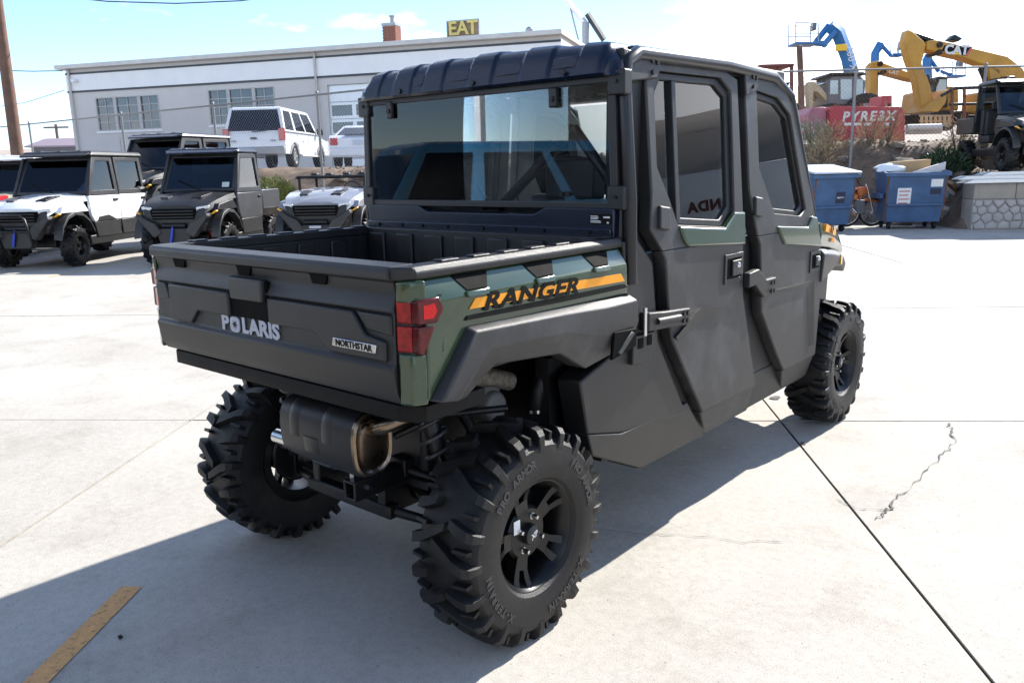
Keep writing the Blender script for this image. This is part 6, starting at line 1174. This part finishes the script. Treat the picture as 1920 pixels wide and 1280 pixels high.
# backhoe with beige loader arms
m = Mach('backhoe_loader', 'beige backhoe loader with glazed cab behind the red box', 'backhoe', 1590, 29, TZ)
m.outl('cab', [(1556, 196), (1626, 196), (1628, 150), (1618, 141), (1566, 141), (1557, 152)], 0.2, 1.7, mat('cab_frame_grey', (0.14, 0.14, 0.15), 0.5), 0.04); m.outl('cab_roof', [(1552, 142), (1628, 140), (1624, 134), (1558, 136)], 0.1, 1.8, BLK, 0.04)
PGL = mat('pale_cab_glass', (0.42, 0.52, 0.52), 0.1, 0, 0.2, 1, coat=0.8)
for pp in ([(1560, 176), (1575, 176), (1575, 150), (1561, 150)], [(1580, 186), (1601, 186), (1601, 148), (1580, 148)], [(1606, 186), (1622, 186), (1622, 148), (1606, 148)]): m.outl('cab_window', pp, 0.17, 0.2, PGL, 0)
m.outl('loader_arm', [(1524, 205), (1530, 205), (1532, 170), (1540, 172), (1566, 200), (1574, 192), (1536, 152), (1524, 151), (1521, 160)], 0.3, 0.7, BEIGE, 0.03); m.outl('loader_arm', [(1527, 205), (1533, 205), (1535, 170), (1543, 172), (1569, 200), (1577, 192), (1539, 152), (1527, 151)], 1.4, 1.7, BEIGE, 0.03)
m.outl('bucket', [(1519, 232), (1545, 232), (1540, 205), (1522, 203)], 0.0, 2.0, BEIGE, 0.03); m.bar('lift_ram', [(1540, 158), (1560, 152)], 0.06, CHR, 0.5); m.outl('engine_cover', [(1546, 222), (1640, 222), (1640, 196), (1546, 198)], 0.3, 1.6, BEIGE, 0.05)
for px, r_ in ((1560, 0.5), (1622, 0.75)): m.wheelp(px, 232-r_*20, r_, 0.05)
# blue boom lifts
def lift(px, h, lab, boom, jib, basket, base, th=0.28, sign=None, frame=True):
    m = Mach('boom_lift', lab, 'boom lift', px, h, TZ)
    m.bar('main_boom', boom, [th*1.25]+[th]*(len(boom)-1), BLU, 0, 4)
    for j in jib: m.bar('jib_arm', j, th*0.42, BLU, 0.1 if j is jib[0] else -0.15, 6)
    bx0, by0, bx1, by1 = basket
    bo = m.outl('basket_floor', [(bx0, by1), (bx1, by1), (bx1, by1-4), (bx0, by1-4)], -0.5, 0.5, BLU, 0.02)
    for y in (-0.45, 0.45):
        m.bar('basket_rail', [(bx0+1, by1-3), (bx0+1, by0), (bx1-1, by0), (bx1-1, by1-3)], 0.026, STEEL, y, 6, bo)
        m.bar('basket_rail', [(bx0+1, (by0+by1)/2), (bx1-1, (by0+by1)/2)], 0.02, STEEL, y, 6, bo)
    m.outl('control_box', [(bx1-8, by0+12), (bx1, by0+12), (bx1+1, by0-3), (bx1-5, by0-4)], -0.2, 0.2, DGREY, 0.03, bo)
    m.outl('chassis', [(base-22, 232), (base+22, 232), (base+22, 214), (base-22, 214)], -0.9, 0.9, BLU, 0.05); m.outl('turret', [(base-14, 214), (base+16, 214), (base+14, 190), (base-10, 190)], -0.6, 0.6, BLU, 0.05)
    for dx in (-16, 16): m.wheelp(base+dx, 232, 0.42, -0.95)
    return m
m = lift(1560, 36, 'tall blue boom lift with a basket and yellow sign', [(1612, 205), (1590, 110), (1572, 62), (1556, 48)], [[(1556, 47), (1530, 80)], [(1564, 60), (1540, 88)], [(1548, 84), (1524, 82)]], (1484, 46, 1528, 86), 1612, 0.30)
m.outl('sign_box', [(1560, 99), (1579, 98), (1579, 86), (1560, 87)], -0.5, -0.35, YEL, 0.02)
x, z = m.q(1594, 118); txt('boom_lettering', 'Z60 XC', 0.42, (x-0.1, -0.42, z), (0.28, 0, -1), (1, 0, 0.28), PAPER, m.o, 0.004)
lift(1660, 44, 'blue boom lift folded behind the excavator arms', [(1636, 205), (1641, 100), (1652, 82)], [[(1652, 82), (1672, 104)], [(1672, 104), (1686, 104)]], (1676, 82, 1692, 106), 1636, 0.22)
lift(1780, 44, 'blue boom lift lowering its basket behind the big excavator', [(1740, 205), (1738, 112), (1742, 106)], [[(1742, 106), (1762, 134)], [(1762, 134), (1782, 142)]], (1776, 116, 1802, 146), 1740, 0.24)
# excavators
def excav(lab, px, h, boom, stick, ram, base, text=None):
    m = Mach('excavator', lab, 'excavator', px, h, TZ)
    m.outl('boom', boom, -0.32, 0.32, CATY, 0.05); m.outl('stick', stick, -0.25, 0.25, CATY, 0.05)
    for k in (0, len(boom)//2, len(boom)-1):
        xx_, zz_ = m.q((boom[k][0]*0.8+sum(p_[0] for p_ in boom)/len(boom)*0.2), (boom[k][1]*0.8+sum(p_[1] for p_ in boom)/len(boom)*0.2)); b = MB(); b.cyl((xx_, -0.40, zz_), (xx_, 0.40, zz_), 0.10, 12); b.build('pivot_pin', BLK, m.o, 60)
    for r_ in ram: m.bar('hydraulic_ram', r_, 0.075, CHR, 0.0, 8); m.bar('ram_barrel', [r_[0], ((r_[0][0]*0.45+r_[1][0]*0.55), (r_[0][1]*0.45+r_[1][1]*0.55))], 0.11, BLK, 0.0, 8)
    x0, x1 = base
    m.outl('house', [(x0, 212), (x1, 212), (x1, 172), (x1-12, 166), (x0+6, 172)], -1.1, 1.3, CATY, 0.08); cb2 = m.outl('cab', [(x0+4, 206), (x0+30, 206), (x0+30, 150), (x0+12, 150), (x0+4, 170)], -1.3, -0.2, BLK, 0.06)
    m.outl('cab_glass', [(x0+8, 190), (x0+26, 190), (x0+26, 156), (x0+14, 156), (x0+8, 172)], -1.33, -1.3, PGL, 0, cb2)
    tr_ = m.outl('track', [(x0-8, 222), (x0-4, 232), (x1+4, 232), (x1+8, 222), (x1+2, 213), (x0-2, 213)], -1.5, -0.9, RUB, 0.05); m.outl('track', [(x0-8, 222), (x0-4, 232), (x1+4, 232), (x1+8, 222), (x1+2, 213), (x0-2, 213)], 0.9, 1.5, RUB, 0.05)
    return m
m = excav('large yellow excavator with its long boom arched high', 1790, 31, [(1731, 79), (1752, 78), (1830, 96), (1880, 108), (1908, 130), (1920, 150), (1912, 168), (1880, 152), (1858, 140), (1846, 128), (1800, 112), (1730, 96)],
    [(1696, 58), (1704, 60), (1732, 84), (1728, 100), (1722, 120), (1738, 160), (1744, 190), (1740, 212), (1722, 212), (1712, 150), (1698, 112), (1690, 80)], [[(1700, 62), (1800, 96)], [(1838, 128), (1872, 200)]], (1835, 1935))
m.outl('boom_foot', [(1845, 124), (1866, 132), (1878, 190), (1880, 212), (1850, 212), (1852, 170)], -0.32, 0.32, CATY, 0.04)
q = m.outl('logo_panel', [(1757, 98), (1762, 88), (1811, 90), (1800, 107)], -0.345, -0.33, DECALB, 0)
x, z = m.q(1784, 97); txt('lettering', 'CAT', 0.44, (x, -0.352, z), (1, 0, -0.06), (0.06, 0, 1), PAPER, m.o, 0.004, 0, 0.02)
m.outl('logo_triangle', [(1779, 105), (1789, 105.5), (1784, 99)], -0.362, -0.357, YEL, 0)
m.outl('logo_edge', [(1800, 107), (1811, 90), (1814, 91), (1804, 108)], -0.346, -0.335, mat('red_paint', (0.5, 0.02, 0.025)), 0)
for pts in ([(1714, 72), (1740, 70), (1768, 82)], [(1760, 80), (1790, 82), (1830, 92)], [(1870, 108), (1900, 118), (1916, 140)]): m.bar('hydraulic_hose', pts, 0.035, BLK, 0.2, 6)
m.outl('bucket', [(1712, 212), (1744, 212), (1758, 195), (1762, 170), (1752, 178), (1742, 190), (1724, 200)], -0.6, 0.6, CATY, 0.03); m.outl('work_light', [(1775, 76), (1792, 80), (1800, 74), (1786, 66)], -0.2, 0.2, BLK, 0.03)
m = excav('smaller yellow excavator with a slanted boom behind the red box', 1670, 33, [(1632, 118), (1640, 116), (1700, 138), (1740, 150), (1744, 160), (1700, 152), (1640, 136)], [(1626, 125), (1634, 116), (1642, 120), (1640, 180), (1634, 200), (1626, 200)], [[(1640, 120), (1690, 134)]], (1715, 1770))
x, z = m.q(1668, 138); txt('lettering', 'CAT', 0.20, (x, -0.34, z), (1, 0, -0.28), (0.28, 0, 1), PAPER, m.o, 0.004, 0, 0.005)
# orange machine with canopy behind the green vehicle's roof
m = Mach('forestry_loader', 'brown canopied loader seen beside the green vehicle roof', 'loader', 1460, 30, TZ)
m.outl('canopy', [(1424, 128), (1490, 124), (1490, 119), (1424, 121)], 0, 1.8, mat('brown_canopy', (0.16, 0.05, 0.04), 0.6), 0.03)
for px in (1432, 1462, 1486): m.bar('canopy_post', [(px, 124), (px, 200)], 0.07, mat('brown_canopy', (0.16,)*3), 0.1); m.bar('canopy_post', [(px, 124), (px, 200)], 0.07, mat('brown_canopy', (0.16,)*3), 1.7)
m.outl('hull', [(1422, 230), (1496, 230), (1498, 196), (1424, 192)], 0, 1.9, mat('faded_orange', (0.50, 0.20, 0.06), 0.5, 0, 0.2, 2), 0.05); m.outl('seat', [(1440, 195), (1455, 195), (1452, 165), (1442, 165)], 0.6, 1.2, SEAT, 0.03)
for px in (1436, 1486): m.wheelp(px, 224, 0.55, -0.1)
m = Mach('wooden_post', 'bare brown wooden pole standing behind the fence', 'pole', 1502, 26, TZ); m.bar('pole', [(1506, 262), (1499, 86)], 0.09, WOOD, 0, 10); m.outl('pole_cap', [(1497, 88), (1501, 88), (1501, 85), (1497, 85)], -0.09, 0.09, STEEL, 0.005)
m = Mach('scaffold_rack', 'dark open steel rack behind the parked green cab', 'rack', 1810, 26, TZ)
for px in (1785, 1808, 1838, 1870): m.bar('upright', [(px, 232), (px, 164)], 0.05, RUST)
m.bar('top_bar', [(1765, 180), (1790, 166), (1872, 163)], 0.05, BLK); m.bar('lower_bar', [(1780, 196), (1872, 194)], 0.045, BLK)
for k, (x0, x1, y0, lab) in enumerate(((1726, 1786, 236, 'wooden pallet standing on edge beside the red box'),)):
    m = Mach('pallet', lab, 'pallet', 1756, 23.4, TZ)
    for j in range(7): xx = x0+(x1-x0)*j/7; m.outl('slat', [(xx, y0), (xx+5.5, y0), (xx+5.5, 217), (xx, 217)], 0, 0.03, TIMB, 0.004)
    for yy in (217, 227, 235): m.outl('bearer', [(x0, yy+1.5), (x1, yy+1.5), (x1, yy-1.5), (x0, yy-1.5)], 0.031, 0.10, TIMB, 0.004)
for k, yy in enumerate((240, 246)):
    m = Mach('steel_pipe', ('long pale pipe lying on top beside the red box', 'long pale pipe lying under another beside the red box')[k], 'pipe', 1730, 23.0+0.1*k, TZ)
    x0, z = m.q(1700, yy); x1, _ = m.q(1764, yy); b = MB(); b.lathe([(0.075, x0), (0.095, x0), (0.095, x1), (0.075, x1), (0.075, x0)], 18, Matrix.Translation((0, 0, max(z, 0.1)))); b.build('pipe', mat('pale_pipe', (0.62, 0.58, 0.55), 0.4), m.o, 50)
# ---------------- plants
def leaves(b, n, r, hgt, lw, ll, rnd, dry=False):
    for k in range(n):
        a = rnd.uniform(0, 6.283); rr = r*math.sqrt(rnd.random()); x, y = rr*math.cos(a), rr*math.sin(a); z = rnd.uniform(0.02, 1)*hgt*(1-0.45*(rr/r)**2)
        d = Vector((math.cos(a)*0.6+rnd.uniform(-0.5, 0.5), math.sin(a)*0.6+rnd.uniform(-0.5, 0.5), rnd.uniform(0.2, 1.2))).normalized(); s_ = d.orthogonal().normalized(); s_.rotate(Matrix.Rotation(rnd.uniform(0, 6), 3, d)); p = Vector((x, y, z)); l_ = ll*rnd.uniform(0.6, 1.3)
        b.add([p, p+d*l_*0.5+s_*lw, p+d*l_, p+d*l_*0.5-s_*lw], [(0, 1, 2, 3)])
def shrub(name, label, cat, px, py, h, r, hgt, n, m, lw, ll, seed, stems=5, sub=None):
    p = at(px, py, h); gz = terr_at(p); o = empty(name, Vector((p.x, p.y, gz-0.03)), 0, label, cat); rnd = random.Random(seed)
    b = MB(); leaves(b, n, r, hgt, lw, ll, rnd); f = b.build('foliage', m, o, None, 0, 2, False); f['kind'] = 'stuff'
    b = MB()
    for k in range(stems): a = rnd.uniform(0, 6.28); b.tube([(0, 0, 0), (math.cos(a)*r*0.4, math.sin(a)*r*0.4, hgt*0.5), (math.cos(a)*r*0.7, math.sin(a)*r*0.7, hgt*0.85)], [0.02, 0.012, 0.005], 5)
    b.build('stem', mat('twig', (0.12, 0.09, 0.06), 0.9), o)
LEAFY = mat('yellow_green_leaf', (0.16, 0.19, 0.035), 0.6, 0, 0.35, 3); LEAFD = mat('dark_leaf', (0.035, 0.065, 0.028), 0.55, 0, 0.4, 3); DRY = mat('dry_grass', (0.42, 0.32, 0.17), 0.8, 0, 0.3, 3); LEAFG = mat('sage_leaf', (0.17, 0.20, 0.14), 0.7, 0, 0.3, 3)
shrub('bush', 'rounded yellow green bush on the bank before the white wagon', 'bush', 508, 325, 21.6, 0.55, 0.75, 2600, LEAFY, 0.012, 0.10, 1)
shrub('bush', 'dark green bush growing on the bank beside the green cab', 'bush', 1772, 285, 19.8, 0.62, 0.75, 2200, LEAFD, 0.02, 0.14, 2)
shrub('bush', 'grey sage bush beside the end of the red box', 'bush', 1522, 255, 21.6, 0.5, 0.8, 1600, LEAFG, 0.012, 0.09, 3)
for k, (px, h_, lab) in enumerate(((1630, 21.2, 'dry grass clump before the lettering of the red box'), (1665, 21.3, 'tall dry weed before the letter X on the red box'), (1560, 21.2, 'dry grass clump at the red box corner by the sage bush'), (1797, 20.4, 'tall dry reddish weed beside the pallet'), (1540, 20.8, 'straw coloured weed next to the sage bush'))):
    shrub('dry_weed', lab, 'weed', px, 268, h_, 0.34, 0.75 if k not in (1, 3) else 1.05, 420, DRY, 0.006, 0.17, 10+k, 7)
